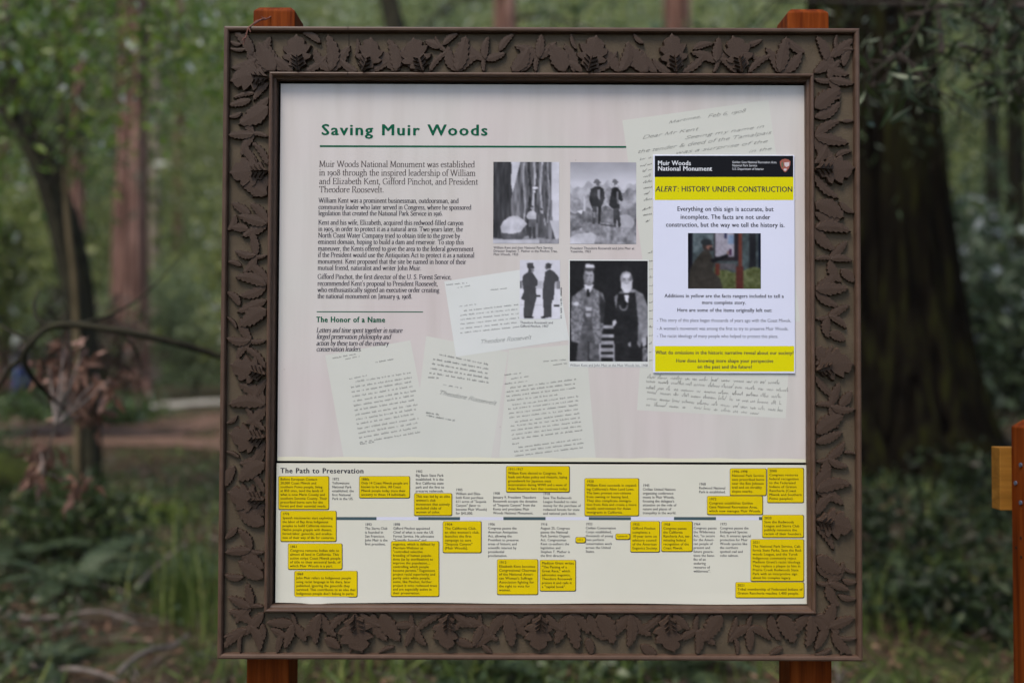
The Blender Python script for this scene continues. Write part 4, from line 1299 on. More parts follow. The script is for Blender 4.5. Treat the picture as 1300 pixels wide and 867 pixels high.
def build_notice():
    y = -0.0030
    a, b = on_y(829.2, 196.6, y), on_y(1009.6, 474.2, y)
    n = empty('alert_notice', ((a.x + b.x) / 2, y, b.z))
    tag(n, 'white notice with black header and yellow alert band fixed on the exhibit panel', 'notice')
    mb = MB(); mb.box(a.x, b.x, y, -0.0008, b.z, a.z)
    bevel_obj(mb.build('sheet', M_white, n), 0.0006, 1)
    def block(name, x0, y0, x1, y1, mat, yy):
        i = Ink(yy); i.poly([(x0, y0), (x1, y0), (x1, y1), (x0, y1)]); return i.build(name, mat, n)
    block('header_band', 831.2, 198.0, 1007.0, 225.0, M_nblack, y - 0.0001)
    block('alert_band', 831.2, 225.0, 1007.4, 254.2, M_nyellow, y - 0.0001)
    block('question_band', 831.6, 439.3, 1008.2, 471.6, M_nyellow, y - 0.0001)
    T = y - 0.0002
    Z7 = zp(780, 120, 4.333); Z8 = zp(780, 310, 3.768)
    i = Ink(T)
    i.line('Muir Woods', *Z7(238, 390), 8.6, 'bold', px1=Z7(420, 0)[0])
    i.line('National Monument', *Z7(238, 420), 8.6, 'bold', px1=Z7(537, 0)[0])
    for t, bl, x1 in (('Golden Gate National Recreation Area', 379, 892), ('National Park Service', 397, 785), ('U.S. Department of Interior', 416, 822)):
        i.line(t, *Z7(648, bl), 4.2, 'regular', px1=Z7(x1, 0)[0])
    i.build('header_lettering', M_nwhite, n)
    i = Ink(T)
    i.line('ALERT', *Z7(225, 535), 10.2, 'oblique', px1=Z7(345, 0)[0])
    i.line(': HISTORY UNDER CONSTRUCTION', *Z7(347, 535), 10.2, 'bold', px1=Z7(978, 0)[0])
    i.build('alert_lettering', M_ntext, n)
    i = Ink(T)
    for t, bl, x0, x1 in (('Everything on this sign is accurate, but', 641, 345, 875), ('incomplete. The facts are not under', 685, 363, 857), ('construction, but the way we tell the history is.', 728, 283, 935)):
        i.line(t, *Z7(x0, bl), 8.4, 'bold', px1=Z7(x1, 0)[0])
    i.build('statement_lettering', M_ntext, n)
    i = Ink(T)
    for t, bl, x0, x1 in (('Additions in yellow are the facts rangers included to tell a', 255, 240, 810), ('more complete story.', 287, 418, 628), ('Here are some of the items originally left out:', 323, 300, 753)):
        i.line(t, *Z8(x0, bl), 6.7, 'bold', px1=Z8(x1, 0)[0])
    i.build('additions_lettering', M_ntext, n)
    i = Ink(T)
    for t, bl, x1 in (('- This story of this place began thousands of years ago with the Coast Miwok.', 371, 845), ("- A women's movement was among the first to try to preserve Muir Woods.", 410, 832), ('- The racist ideology of many people who helped to protect this place.', 446, 783)):
        i.line(t, *Z8(203, bl), 6.2, 'regular', px1=Z8(x1, 0)[0])
    i.build('list_lettering', M_ntext2, n)
    i = Ink(T)
    for t, bl, x0, x1 in (('What do omissions in the historic narrative reveal about our society?', 526, 197, 857), ('How does knowing more shape your perspective', 565, 295, 760), ('on the past and the future?', 594, 397, 658)):
        i.line(t, *Z8(x0, bl), 6.6, 'bold', px1=Z8(x1, 0)[0])
    i.build('question_lettering', M_ntext, n)
    photo_worker().print_on('photo_print', 873.4, 296, 965.8, 366.4, T, n, 0.62)
    # arrowhead emblem
    cx, cy = 996.8, 210.2
    i = Ink(T)
    i.poly([(cx, cy - 8.4), (cx + 4.2, cy - 7.3), (cx + 6.8, cy - 5.0), (cx + 6.4, cy - 0.5), (cx + 4.6, cy + 4.0), (cx + 0.8, cy + 8.6), (cx - 0.8, cy + 8.6), (cx - 4.6, cy + 4.0), (cx - 6.4, cy - 0.5), (cx - 6.8, cy - 4.6), (cx - 4.2, cy - 7.3)])
    em = i.build('emblem', plain('emblem_brown', (0.28, 0.075, 0.05), 0.4), n)
    i = Ink(T - 0.00005)
    i.poly([(cx - 1.2, cy - 3.6), (cx + 5.4, cy - 4.2), (cx + 5.0, cy + 0.5), (cx + 1.6, cy + 2.2), (cx - 0.8, cy + 0.4)])
    i.poly([(cx - 1.8, cy + 4.2), (cx + 1.8, cy + 4.2), (cx + 1.9, cy + 6.0), (cx, cy + 7.2), (cx - 1.9, cy + 6.0)])
    i.build('emblem_mountain', plain('emblem_pale', (0.52, 0.42, 0.42), 0.4), em)
    i = Ink(T - 0.00005)
    i.poly([(cx - 3.6, cy - 5.6), (cx - 2.2, cy - 2.0), (cx - 2.6, cy + 3.2), (cx - 4.4, cy + 2.0), (cx - 5.0, cy - 2.0)])
    i.build('emblem_tree', plain('emblem_green', (0.10, 0.10, 0.05), 0.4), em)
build_notice()

# ================================================================ timeline panel under the main panel
M_strip = noisy('timeline_print', [(0.3, (0.55, 0.525, 0.43)), (0.7, (0.59, 0.565, 0.47))], scale=3, rough=0.4, spec=0.12)
M_note = noisy('note_yellow', [(0.3, (0.58, 0.425, 0.002)), (0.7, (0.65, 0.475, 0.003))], scale=9, rough=0.45, spec=0.06)
M_shadow = plain('note_outline_ink', (0.10, 0.085, 0.045), 0.6, 0.06)
M_tbar = plain('timeline_dark_bar', (0.055, 0.085, 0.095), 0.6, 0.06)
M_tbar2 = plain('timeline_pale_bar', (0.56, 0.55, 0.62), 0.6, 0.06)
M_ntx = plain('note_ink', (0.035, 0.028, 0.008), 0.6, 0.06)

def rounded(x0, y0, x1, y1, r=1.6, n=3):
    pts = []
    for cx, cy, a0 in ((x1 - r, y0 + r, -90), (x1 - r, y1 - r, 0), (x0 + r, y1 - r, 90), (x0 + r, y0 + r, 180)):
        for k in range(n + 1):
            a = R(a0 + 90 * k / n)
            pts.append((cx + r * math.cos(a), cy + r * math.sin(a)))
    return pts

NOTES = [
 ('1', 353.8, 604.6, 417, 646, ['Before European Contact', '20,000 Coast Miwok and', 'southern Pomo people, living', 'at 850 sites, tend the lands of', 'what is now Marin County and', 'southern Sonoma County. Their', 'prescribed burns care for the', 'forest and their essential needs.']),
 ('1', 356.4, 648.5, 426.4, 686.6, ['1776', 'Spanish missionaries start exploiting', 'the labor of Bay Area Indigenous', 'peoples to build California missions.', 'Native people grapple with disease,', 'forced labor, genocide, and eradica-', 'tion of their way of life for centuries.']),
 ('1', 366, 690, 433.9, 722, ['1861', 'Congress removes Indian title to', 'almost all land in California. This', 'action strips Coast Miwok people', 'of title to their ancestral lands, of', 'which Muir Woods is a part.']),
 ('1', 374, 724.7, 453, 757, ['1868', 'John Muir refers to Indigenous people', 'using racist language in his diary, later', 'published, ignoring the genocide they', 'survived. This contributes to an idea that', "Indigenous people don't belong in parks."]),
 ('1', 456.4, 604.6, 519.7, 631.4, ['1880s', 'Only 14 Coast Miwok people are', 'known to be alive. All Coast', 'Miwok people today trace their', 'ancestry to those 14 individuals.']),
 ('0', 496.6, 687, 556.8, 756.3, ['eugenics, which is defined by', 'Merriam-Webster as', '"controlled selective', 'breeding of human popula-', 'tions (as by sterilization) to', 'improve the population...,', 'controlling which people', 'become parents." Eugenicists', 'project racial superiority and', 'purity onto white people;', 'some, like Pinchot, further', 'project it onto redwood trees', 'and are especially active in', 'their preservation.']),
 ('0', 526, 626.3, 573.2, 653.7, ['This was led by an elite', "women's club", 'movement that actively', 'excluded clubs of', 'women of color.']),
 ('1', 562.5, 661.8, 610.5, 700.8, ['1904', 'The California Club,', "an elite women's club,", 'launches the first', 'campaign to save', '"Sequoia Canyon"', '(Muir Woods).']),
 ('1', 642.9, 591.9, 722.5, 624, ['1911-1917', 'William Kent elected to Congress. He', 'leads anti-Asian policy and rhetoric, laying', 'groundwork for Japanese mass', 'incarceration during WWII and a wave of', 'Asian American hate that continues today.']),
 ('1', 631.4, 710, 682.4, 754, ['1912', 'Elizabeth Kent becomes', 'Congressional Chairman', 'of the National Ameri-', "can Woman's Suffrage", 'Association fighting for', 'the right to vote for', 'women.']),
 ('0', 685.7, 710.8, 730.4, 749.4, ['Madison Grant writes', '"The Passing of a', 'Great Race," which', 'advocates eugenics.', 'Theodore Roosevelt', 'praises it and calls it', 'a "capital book".']),
 ('1', 742.5, 607.3, 810.5, 654, ['1920', 'William Kent succeeds in expand-', "ing California's Alien Land Laws.", 'The laws prevent non-citizens', 'from owning or leasing land.', 'They also complicate immigra-', 'tion from Asia and create a more', 'hostile environment for Asian', 'immigrants in California.']),
 ('s', 731, 681.8, 743, 688.3, []),
 ('s', 781.8, 677.5, 799.3, 684.0, []),
 ('1', 800.6, 661.8, 837, 700, ['1935', 'Gifford Pinchot', 'completes a', '10-year term on', 'advisory council', 'of the American', 'Eugenics Society.']),
 ('1', 839.9, 661.8, 878.5, 699.3, ['1958', 'Congress passes', 'the California', 'Rancheria Act, ter-', 'minating federal', 'recognition of the', 'Coast Miwok.']),
 ('1', 898, 629.7, 967.8, 652.5, ['1972', 'Congress establishes Golden', 'Gate National Recreation Area,', 'which now manages Muir Woods.']),
 ('1', 927, 594.8, 972.4, 628.3, ['1996-1998', 'National Park Service', 'uses prescribed burns', 'near the Ben Johnson', 'trail and on shrubby', 'slopes nearby.']),
 ('1', 974.4, 594, 1019.8, 637.3, ['2000', 'Congress restores', 'federal recognition', 'to the Federated', 'Indians of Graton', 'Rancheria (Coast', 'Miwok and Southern', 'Pomo peoples).']),
 ('1', 968, 653.7, 1019.8, 681.6, ['2020', 'Save the Redwoods', 'League and Sierra Club', 'publicly renounce the', 'racism of their founders.']),
 ('1', 953.3, 684.6, 1020, 737, ['2021', 'The National Park Service, Cali-', 'fornia State Parks, Save the Red-', 'woods League, and the Yurok', 'Indigenous community reject', "Madison Grant's racist ideology.", 'They replace a plaque to him in', 'Prairie Creek Redwoods State', 'Park with an interpretive sign', 'about his complex legacy.']),
 ('1', 934, 739, 1020.3, 758, ['2021', 'Tribal membership of Federated Indians of', 'Graton Rancheria reaches 1,400 people.']),
]
ENTRIES = [
 (421.7, 609.5, ['1872', 'Yellowstone', 'National Park', 'established, the', 'first National', 'Park in the US.']),
 (463.4, 667, ['1892', 'The Sierra Club', 'is founded in', 'San Francisco.', 'John Muir is the', 'first president.']),
 (499.2, 667, ['1898', 'Gifford Pinchot appointed', 'Chief of what is now the US', 'Forest Service. He advocates', '"Scientific forestry" and']),
 (527.7, 599.8, ['1902', 'Big Basin State Park', 'established. It is the', 'first California state', 'park and the first to', 'preserve redwoods.']),
 (578.7, 623, ['1905', 'William and Eliza-', 'beth Kent purchase', '611 acres of "Sequoia', 'Canyon" (later to', 'become Muir Woods)', 'for $45,000.']),
 (619.6, 666.8, ['1906', 'Congress passes the', 'American Antiquities', 'Act, allowing the', 'President to preserve', 'areas of historic and', 'scientific interest by', 'presidential', 'proclamation.']),
 (625.9, 627.6, ['1908', 'January 9, President Theodore', 'Roosevelt accepts the donation', 'of "Sequoia Canyon" from the', 'Kents and proclaims Muir', 'Woods National Monument.']),
 (689.5, 628.2, ['1918', 'Save The Redwoods', 'League founded to raise', 'money for the purchase of', 'redwood forests for state', 'and national park lands.']),
 (686.3, 666.8, ['1916', 'August 25, Congress', 'passes the National', 'Park Service Organic', 'Act. Congressman', 'Kent co-authors the', 'legislation and', 'Stephen T. Mather is', 'the first director.']),
 (743.5, 666.5, ['1933', 'Civilian Conservation', 'Corps established,', 'thousands of young', 'men perform', 'conservation work', 'across the United', 'States.']),
 (816, 617.5, ['1945', 'Civilian United Nations', 'organizing conference', 'meets in Muir Woods,', "focusing the delegate's", 'attention on the role of', 'nature and places of', 'tranquility in the world.']),
 (887.4, 615.8, ['1968', 'Redwood National', 'Park is established.']),
 (880.5, 666.6, ['1964', 'Congress passes', 'the Wilderness', 'Act, "to secure', 'for the Ameri-', 'can people of', 'present and', 'future genera-', 'tions the bene-', 'fits of an', 'enduring', 'resource of', 'wilderness".']),
 (914, 666.6, ['1973', 'Congress passes the', 'Endangered Species', 'Act. It ensures special', 'protection for Muir', 'Woods species like', 'the northern', 'spotted owl and', 'coho salmon.']),
]

def build_timeline():
    y = -0.0030
    x0, x1 = PX0 - 0.0005, PX1 + 0.0025
    z1, z0 = zsplit0, PZ0
    tl = empty('timeline_panel', ((x0 + x1) / 2, y, z0))
    tag(tl, 'cream timeline strip with yellow notes below the main exhibit panel', 'timeline panel')
    # thin sheet, its lower edge slightly buckled
    n = 60
    mb = MB()
    V, F = [], []
    for k in range(n + 1):
        x = x0 + (x1 - x0) * k / n
        u = k / n
        buck = 0.0016 * math.exp(-((u - 0.075) / 0.02) ** 2) + 0.0006 * math.sin(u * 17)
        for zz, yy in ((z1, 0.002), (z1, y), (z0 + 0.02, y), (z0 - buck * 1.2, y - max(buck, 0) * 0.8), (z0 - buck * 1.2, 0.002)):
            V.append((x, yy, zz))
    for k in range(n):
        for q in range(4):
            F.append((k * 5 + q, k * 5 + q + 1, (k + 1) * 5 + q + 1, (k + 1) * 5 + q))
    mb.add(V, F)
    mb.build('sheet', M_strip, tl)
    for a, b in ((427, 478), (531, 584), (639, 692.6), (747.5, 801), (855.6, 909), (963.5, 968.5)):
        i = Ink(y - 0.00006)
        i.poly([(a, 656.0), (b, 656.1), (b, 660.0), (a, 659.9)])
        i.build('dark_bar', M_tbar, tl)
    for a, b in ((478, 531), (584, 639), (692.6, 747.5), (801, 855.6), (909, 963.5)):
        i = Ink(y - 0.00006)
        i.poly([(a, 656.0), (b, 656.1), (b, 660.0), (a, 659.9)])
        i.build('pale_bar', M_tbar2, tl)
    i = Ink(y - 0.00009)
    i.line('The Path to Preservation', 356, 600.3, 9.3, 'heavy', px1=461.2)
    i.build('heading_lettering', M_ntext, tl)
    for x, b, lines in ENTRIES:
        i = Ink(y - 0.00009)
        for k, t in enumerate(lines):
            i.line(t, x, b + k * 4.97, 4.75, 'bold', hs=0.88)
        i.build('entry_lettering', M_ntext, tl)
    rng = random.Random(3)
    for q, (kind, a, b, c, d, lines) in enumerate(NOTES):
        yy = y - 0.0010
        # a thin card: dark outline below, yellow face above it
        pts = [on_y(u, v, yy) for u, v in rounded(a, b, c, d, 1.8 if kind != 's' else 2.4)]
        n = len(pts)
        mb = MB()
        mb.add([tuple(p) for p in pts] + [(p.x, y - 0.00005, p.z) for p in pts],
               [tuple(range(n - 1, -1, -1))] + [(k, (k + 1) % n, n + (k + 1) % n, n + k) for k in range(n)])
        note = mb.build('yellow_note', M_note, tl)
        bm = bmesh.new(); bm.from_mesh(note.data); bmesh.ops.recalc_face_normals(bm, faces=bm.faces[:]); bm.to_mesh(note.data); bm.free()
        o = Ink(y - 0.00013 - 0.000003 * q)
        o.poly(rounded(a - 0.5, b - 0.5, c + 1.1, d + 1.2, 2.0))
        o.build('outline', M_shadow, note)
        i = Ink(yy - 0.0001)
        if kind == 's':
            typed(i, a + 2, (b + d) / 2 + 0.7, c - 2, (b + d) / 2 + 0.7, rng, 1.2, 20, 30)
        else:
            m = len(lines)
            pitch = min(5.0, (d - b - 2.6) / m)
            wl = max(len(t) for t in lines)
            # longest line fills the card
            L = max(lines, key=lambda t: sum(glyph(ch, 'regular')[2] for ch in t))
            wem = sum(glyph(ch, 'bold')[2] for ch in L)
            em = min(4.55, pitch * 0.94)
            hs = min((c - a - 4.2) / (wem * em), 1.05)
            for k, t in enumerate(lines):
                i.line(t, a + 2.2, b + 1.1 + pitch * (k + 0.80), em, 'bold', hs=hs)
        i.build('note_lettering', M_ntx, note)
build_timeline()
# ================================================================ small things at the exhibit
def build_twig():
    pts = [on_y(*p, -0.034) for p in ((333, 1), (327, 9), (322, 14), (318, 26), (315, 36), (312, 48), (308.5, 57))]
    pts[0].y = 0.05; pts[1].y = 0.035; pts[2].y = 0.018; pts[3].y = -0.012
    pts = [Vector((p.x, p.y, p.z)) for p in pts]
    t = empty('dry_twig', pts[-1])
    tag(t, 'thin reddish dry twig hanging over the frame corner beside the post top', 'twig')
    mb = MB(); mb.tube(pts, [0.0012, 0.0016, 0.0018, 0.0016, 0.0015, 0.0013, 0.0008], 6)
    mt = noisy('twig_bark', [(0.3, (0.10, 0.030, 0.02)), (0.7, (0.22, 0.10, 0.07))], scale=120, rough=0.8)
    mb.build('stem', mt, t)
    for k, (i, dx, dz) in enumerate(((2, -0.012, -0.006), (2, 0.012, 0.004), (1, -0.010, 0.004), (4, 0.006, -0.010), (5, -0.006, -0.008))):
        b = pts[i]
        mb = MB(); mb.tube([b, b + Vector((dx * 0.6, -0.003, dz * 0.4)), b + Vector((dx, -0.004, dz))], [0.0011, 0.0012, 0.0005], 5)
        mb.build('side_shoot', mt, t)
build_twig()

def build_rail_post():
    w = 0.10
    y0 = 0.06; y1 = y0 + w
    x0 = on_y(1283.5, 560, y1).x; x1 = x0 + w
    M_rail = noisy('raw_timber', [(0.3, (0.15, 0.062, 0.007)), (0.5, (0.21, 0.090, 0.012)), (0.7, (0.26, 0.125, 0.022))], scale=4, stretch=(0.6, 6, 14), rough=0.7, spec=0.12, distortion=0.6)
    t = empty('trail_post', (x0 + w / 2, y0 + w / 2, float(ground_z(x0, y0))))
    tag(t, 'redwood-stained square post with a raw timber rail, beside the exhibit', 'post')
    zs = on_y(1283.5, 541, y1).z
    s = 0.022
    mb = MB()
    vs = [(x0, y0, -0.35), (x1, y0, -0.35), (x1, y1, -0.35), (x0, y1, -0.35), (x0, y0, zs), (x1, y0, zs), (x1, y1, zs), (x0, y1, zs),
          (x0 + s, y0 + s, zs + 0.020), (x1 - s, y0 + s, zs + 0.020), (x1 - s, y1 - s, zs + 0.020), (x0 + s, y1 - s, zs + 0.020)]
    fs = [(3, 2, 1, 0), (8, 9, 10, 11)]
    for l in (0, 4):
        for k in range(4):
            k2 = (k + 1) % 4
            fs.append((l + k, l + k2, l + 4 + k2, l + 4 + k))
    mb.add(vs, fs)
    bevel_obj(mb.build('post', M_wood, t), 0.0025, 2)
    yr = y1 + 0.002
    r0, r1 = on_y(1269, 568, yr), on_y(1269, 648, yr)
    mb = MB(); mb.box(r0.x, x1 + 0.5, yr, yr + 0.038, r1.z, r0.z)
    bevel_obj(mb.build('rail', M_rail, t), 0.002, 2)
    M_bolt = plain('bolt_steel', (0.07, 0.08, 0.11), 0.5, 0.2)
    M_hole = plain('bolt_hole', (0.02, 0.012, 0.008), 0.9, 0.1)
    for px, py, mat, nm in ((1296.5, 590, M_bolt, 'bolt'), (1290, 613, M_bolt, 'bolt'), (1296.5, 638, M_bolt, 'bolt'), (1296, 683, M_hole, 'bolt_hole'), (1290, 695, M_hole, 'bolt_hole'), (1296.5, 707, M_hole, 'bolt_hole')):
        d = ray(px, py); k = (x0 - CAM_X) / d.x
        c = Vector((x0, CAM_Y + d.y * k, CAM_Z + d.z * k))
        mb = MB(); mb.tube([(x0 + 0.004, c.y, c.z), (x0 - (0.003 if nm == 'bolt' else 0.0005), c.y, c.z)], 0.0048 if nm == 'bolt' else 0.0035, 10)
        mb.build(nm, mat, t)
build_rail_post()

# ================================================================ trees and undergrowth
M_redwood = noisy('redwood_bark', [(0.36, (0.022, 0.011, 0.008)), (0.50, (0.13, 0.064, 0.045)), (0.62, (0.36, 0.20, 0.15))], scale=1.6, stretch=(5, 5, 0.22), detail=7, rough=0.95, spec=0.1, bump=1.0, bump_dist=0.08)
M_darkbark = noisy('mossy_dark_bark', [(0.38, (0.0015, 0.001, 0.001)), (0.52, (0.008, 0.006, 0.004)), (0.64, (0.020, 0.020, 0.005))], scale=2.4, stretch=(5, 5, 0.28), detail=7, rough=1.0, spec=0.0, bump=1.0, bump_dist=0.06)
M_palebark = noisy('pale_bark', [(0.30, (0.13, 0.10, 0.075)), (0.55, (0.26, 0.20, 0.15)), (0.75, (0.36, 0.29, 0.23))], scale=3.0, stretch=(3, 3, 0.6), rough=0.9, spec=0.15, bump=0.5, bump_dist=0.02)
M_tan = noisy('tan_stem', [(0.3, (0.06, 0.045, 0.022)), (0.6, (0.13, 0.095, 0.05)), (0.8, (0.17, 0.12, 0.065))], scale=4, stretch=(2, 2, 0.7), rough=0.9, spec=0.1)
M_stem = noisy('mossy_stem', [(0.3, (0.012, 0.010, 0.006)), (0.6, (0.030, 0.026, 0.014)), (0.75, (0.035, 0.045, 0.012))], scale=9, rough=0.9, spec=0.15, bump=0.4, bump_dist=0.01)
M_twigs = noisy('twig_brown', [(0.3, (0.018, 0.013, 0.010)), (0.7, (0.06, 0.045, 0.034))], scale=12, rough=0.9, spec=0.15)
M_deadwood = noisy('dead_wood', [(0.3, (0.07, 0.052, 0.042)), (0.7, (0.20, 0.165, 0.14))], scale=8, stretch=(2, 2, 2), rough=0.9, spec=0.15, bump=0.4, bump_dist=0.01)
L_red = leaf_mat('redwood_needles', [(0.0, (0.014, 0.030, 0.010)), (0.5, (0.030, 0.058, 0.018)), (1.0, (0.060, 0.100, 0.032))], 0.5, 0.35, 0.30)
L_bay = leaf_mat('bay_leaves', [(0.0, (0.045, 0.095, 0.008)), (0.55, (0.105, 0.185, 0.016)), (0.80, (0.17, 0.255, 0.022)), (0.955, (0.24, 0.27, 0.05)), (0.985, (0.60, 0.63, 0.58))], 0.34, 0.5, 0.45)  # the rare pale grey leaves are painted glints of sky
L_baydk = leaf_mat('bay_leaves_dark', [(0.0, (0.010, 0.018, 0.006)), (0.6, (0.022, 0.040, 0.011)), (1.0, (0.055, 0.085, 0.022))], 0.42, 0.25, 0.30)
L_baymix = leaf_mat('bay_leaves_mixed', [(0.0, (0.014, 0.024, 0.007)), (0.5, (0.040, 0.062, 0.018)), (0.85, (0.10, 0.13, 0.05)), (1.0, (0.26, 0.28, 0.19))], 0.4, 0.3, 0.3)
L_bushdk = leaf_mat('bush_leaves_dark', [(0.0, (0.007, 0.012, 0.004)), (0.6, (0.016, 0.026, 0.008)), (0.93, (0.045, 0.060, 0.020)), (1.0, (0.13, 0.11, 0.08))], 0.45, 0.2, 0.25)  # shading of the right side put into a darker leaf colour
L_bushmid = leaf_mat('bush_leaves_mid', [(0.0, (0.016, 0.026, 0.008)), (0.6, (0.040, 0.060, 0.016)), (0.92, (0.09, 0.12, 0.03)), (1.0, (0.20, 0.15, 0.10))], 0.45, 0.25, 0.3)
L_bushmix = leaf_mat('bush_leaves_mixed', [(0.0, (0.024, 0.040, 0.014)), (0.6, (0.060, 0.088, 0.034)), (0.90, (0.12, 0.15, 0.075)), (0.97, (0.40, 0.42, 0.40))], 0.42, 0.4, 0.35)  # palest stop paints bright glints onto a few leaves
L_far = leaf_mat('far_leaves', [(0.0, (0.085, 0.11, 0.026)), (0.5, (0.19, 0.225, 0.058)), (0.85, (0.27, 0.29, 0.09)), (0.95, (0.34, 0.34, 0.18)), (0.985, (0.62, 0.62, 0.52))], 0.5, 0.25, 0.5)  # last stop paints bright sky specks as near-white leaves
L_pale = leaf_mat('pale_leaves', [(0.0, (0.14, 0.18, 0.075)), (0.6, (0.25, 0.30, 0.13)), (1.0, (0.36, 0.40, 0.22))], 0.5, 0.25, 0.5)  # brightness of an open lit clearing put into the leaf colour
L_bush = leaf_mat('bush_leaves', [(0.0, (0.024, 0.048, 0.013)), (0.6, (0.060, 0.105, 0.024)), (1.0, (0.12, 0.175, 0.040))], 0.42, 0.45, 0.35)
L_lime = leaf_mat('lime_leaves', [(0.0, (0.08, 0.12, 0.015)), (1.0, (0.27, 0.33, 0.05))], 0.45, 0.4, 0.45)
L_fern = leaf_mat('fern_green', [(0.0, (0.026, 0.040, 0.014)), (1.0, (0.075, 0.098, 0.045))], 0.5, 0.25, 0.30)
L_dead = leaf_mat('dead_leaves', [(0.0, (0.10, 0.050, 0.030)), (0.6, (0.20, 0.105, 0.072)), (1.0, (0.33, 0.20, 0.15))], 0.7, 0.2, 0.30)
L_dry = leaf_mat('dry_twig_leaves', [(0.0, (0.05, 0.034, 0.024)), (0.6, (0.13, 0.09, 0.07)), (0.85, (0.11, 0.13, 0.05)), (1.0, (0.26, 0.20, 0.17))], 0.7, 0.2, 0.3)
L_litter = leaf_mat('litter_leaves', [(0.0, (0.045, 0.026, 0.015)), (0.6, (0.11, 0.060, 0.036)), (1.0, (0.24, 0.15, 0.095))], 0.8, 0.15, 0.10)
L_cover = leaf_mat('ground_cover_leaves', [(0.0, (0.018, 0.030, 0.008)), (0.6, (0.040, 0.062, 0.015)), (1.0, (0.095, 0.115, 0.042))], 0.45, 0.4, 0.30)
L_grass = leaf_mat('grass_blades', [(0.0, (0.040, 0.064, 0.014)), (0.7, (0.10, 0.145, 0.022)), (1.0, (0.24, 0.26, 0.07))], 0.5, 0.35, 0.35)

def gz(x, y): return float(ground_z(x, y))

def spray(rng, c, spread, n, droop=0.3, length=(0.1, 0.2), width=0.35):
    """leaf bases and directions filling a clump round c"""
    base = c + rng.normal(size=(n, 3)) * spread
    d = rng.normal(size=(n, 3)); d[:, 2] -= droop
    L = rng.uniform(length[0], length[1], n)
    return base, d, L, L * width

def join_sprays(name, parts, mat, parent, rng):
    b = np.vstack([p[0] for p in parts]); d = np.vstack([p[1] for p in parts])
    L = np.concatenate([p[2] for p in parts]); W = np.concatenate([p[3] for p in parts])
    return tag(mesh_obj(name, leaves_mesh(name, b, d, L, W, rng), mat, parent), kind='stuff')

def redwood(x, y, r, h, crown0, nbr, label, seed, mat=M_redwood, flare=1.6, lmat=L_red, lean=(0, 0), blen=3.0, leaf=(0.12, 0.3), per=60, fdec=1.5, group='redwoods standing behind the exhibit'):
    rng = np.random.default_rng(seed)
    z = gz(x, y)
    t = empty('redwood_tree', (x, y, z))
    tag(t, label, 'tree', group)
    mb = MB()
    n = 22
    pts, rad = [], []
    for k in range(n + 1):
        u = k / n
        hh = (u ** 1.7) * h - 0.3
        pts.append((x + lean[0] * u, y + lean[1] * u, z + hh))
        rad.append(r * (1 - 0.6 * u) * (1 + (flare - 1) * math.exp(-max(hh, 0) / (r * fdec))))
    mb.tube(pts, rad, 72, flute=0.085, nf=6, seed=seed)
    tr = mb.build('trunk', mat, t, smooth=True)
    bm_ = MB(); parts = []
    for k in range(nbr):
        u = rng.uniform(0, 1)
        zz = crown0 + (h - crown0) * u
        f = ((zz) / h) ** (1 / 1.7)
        cx, cy = x + lean[0] * f, y + lean[1] * f
        a = rng.uniform(0, 2 * math.pi)
        L = blen * rng.uniform(0.55, 1.1) * (1 - 0.5 * u)
        rr = r * (1 - 0.6 * f)
        q = [Vector((cx + math.cos(a) * (rr * 0.7 + s * L), cy + math.sin(a) * (rr * 0.7 + s * L), z + zz + 0.25 * L * s - 0.75 * L * s * s)) for s in (0, 0.3, 0.65, 1.0)]
        bm_.tube(q, [0.05 * blen / 3, 0.035 * blen / 3, 0.02 * blen / 3, 0.008], 5)
        for s in np.linspace(0.2, 1.0, 7):
            i = min(int(s * 3), 2); ff = s * 3 - i
            p = np.array(q[i].lerp(q[i + 1], ff))
            parts.append(spray(rng, p, np.array([0.22, 0.22, 0.16]) * blen / 2.2, per // 7 + 1, 0.6, leaf, 0.28))
    if nbr:
        tag(bm_.build('limbs', M_twigs, t), kind='stuff')
        join_sprays('crown', parts, lmat, t, rng)
    return t

def leaf_tree(name, stems, label, seed, lmat, clumps, stem_mat=M_stem, leaf=(0.06, 0.10), width=0.3, cat='tree', droop=0.5, group=None):
    """stems: list of (points, radii); clumps: (centre, spread, count)"""
    rng = np.random.default_rng(seed)
    b = Vector(stems[0][0][0])
    t = empty(name, b)
    tag(t, label, cat, group)
    for pts, rad in stems:
        c = _cat([tuple(p) for p in pts], 5)
        rr = np.interp(np.linspace(0, 1, len(c)), np.linspace(0, 1, len(rad)), rad)
        mb = MB(); mb.tube([tuple(p) for p in c], list(rr), 10, flute=0.05, nf=2, seed=seed)
        mb.build('trunk', stem_mat, t, smooth=True)
    tw = MB(); parts = []
    for c, s, n in clumps:
        c = np.array(c, float); s = np.array(s, float) * np.ones(3)
        parts.append(spray(rng, c, s, n, droop, leaf, width))
        # thin twig carrying the clump from the nearest stem point
        best = min((Vector(p) for pts, _ in stems for p in _cat([tuple(q) for q in pts], 4)), key=lambda v: (v - Vector(c)).length)
        m = (best + Vector(c)) / 2 + Vector((0, 0, 0.1 * (best - Vector(c)).length))
        tw.tube([best, m, Vector(c)], [0.012, 0.008, 0.003], 5)
        for _ in range(3):
            e = Vector(c + rng.normal(size=3) * s * 1.2)
            tw.tube([Vector(c), e], [0.004, 0.002], 4)
    if parts:
        tag(tw.build('limbs', M_twigs, t), kind='stuff')
        join_sprays('crown', parts, lmat, t, rng)
    return t

def at(px, py, D):
    """point seen at a photo pixel, D metres in front of the lens"""
    return on_y(px, py, CAM_Y + D)

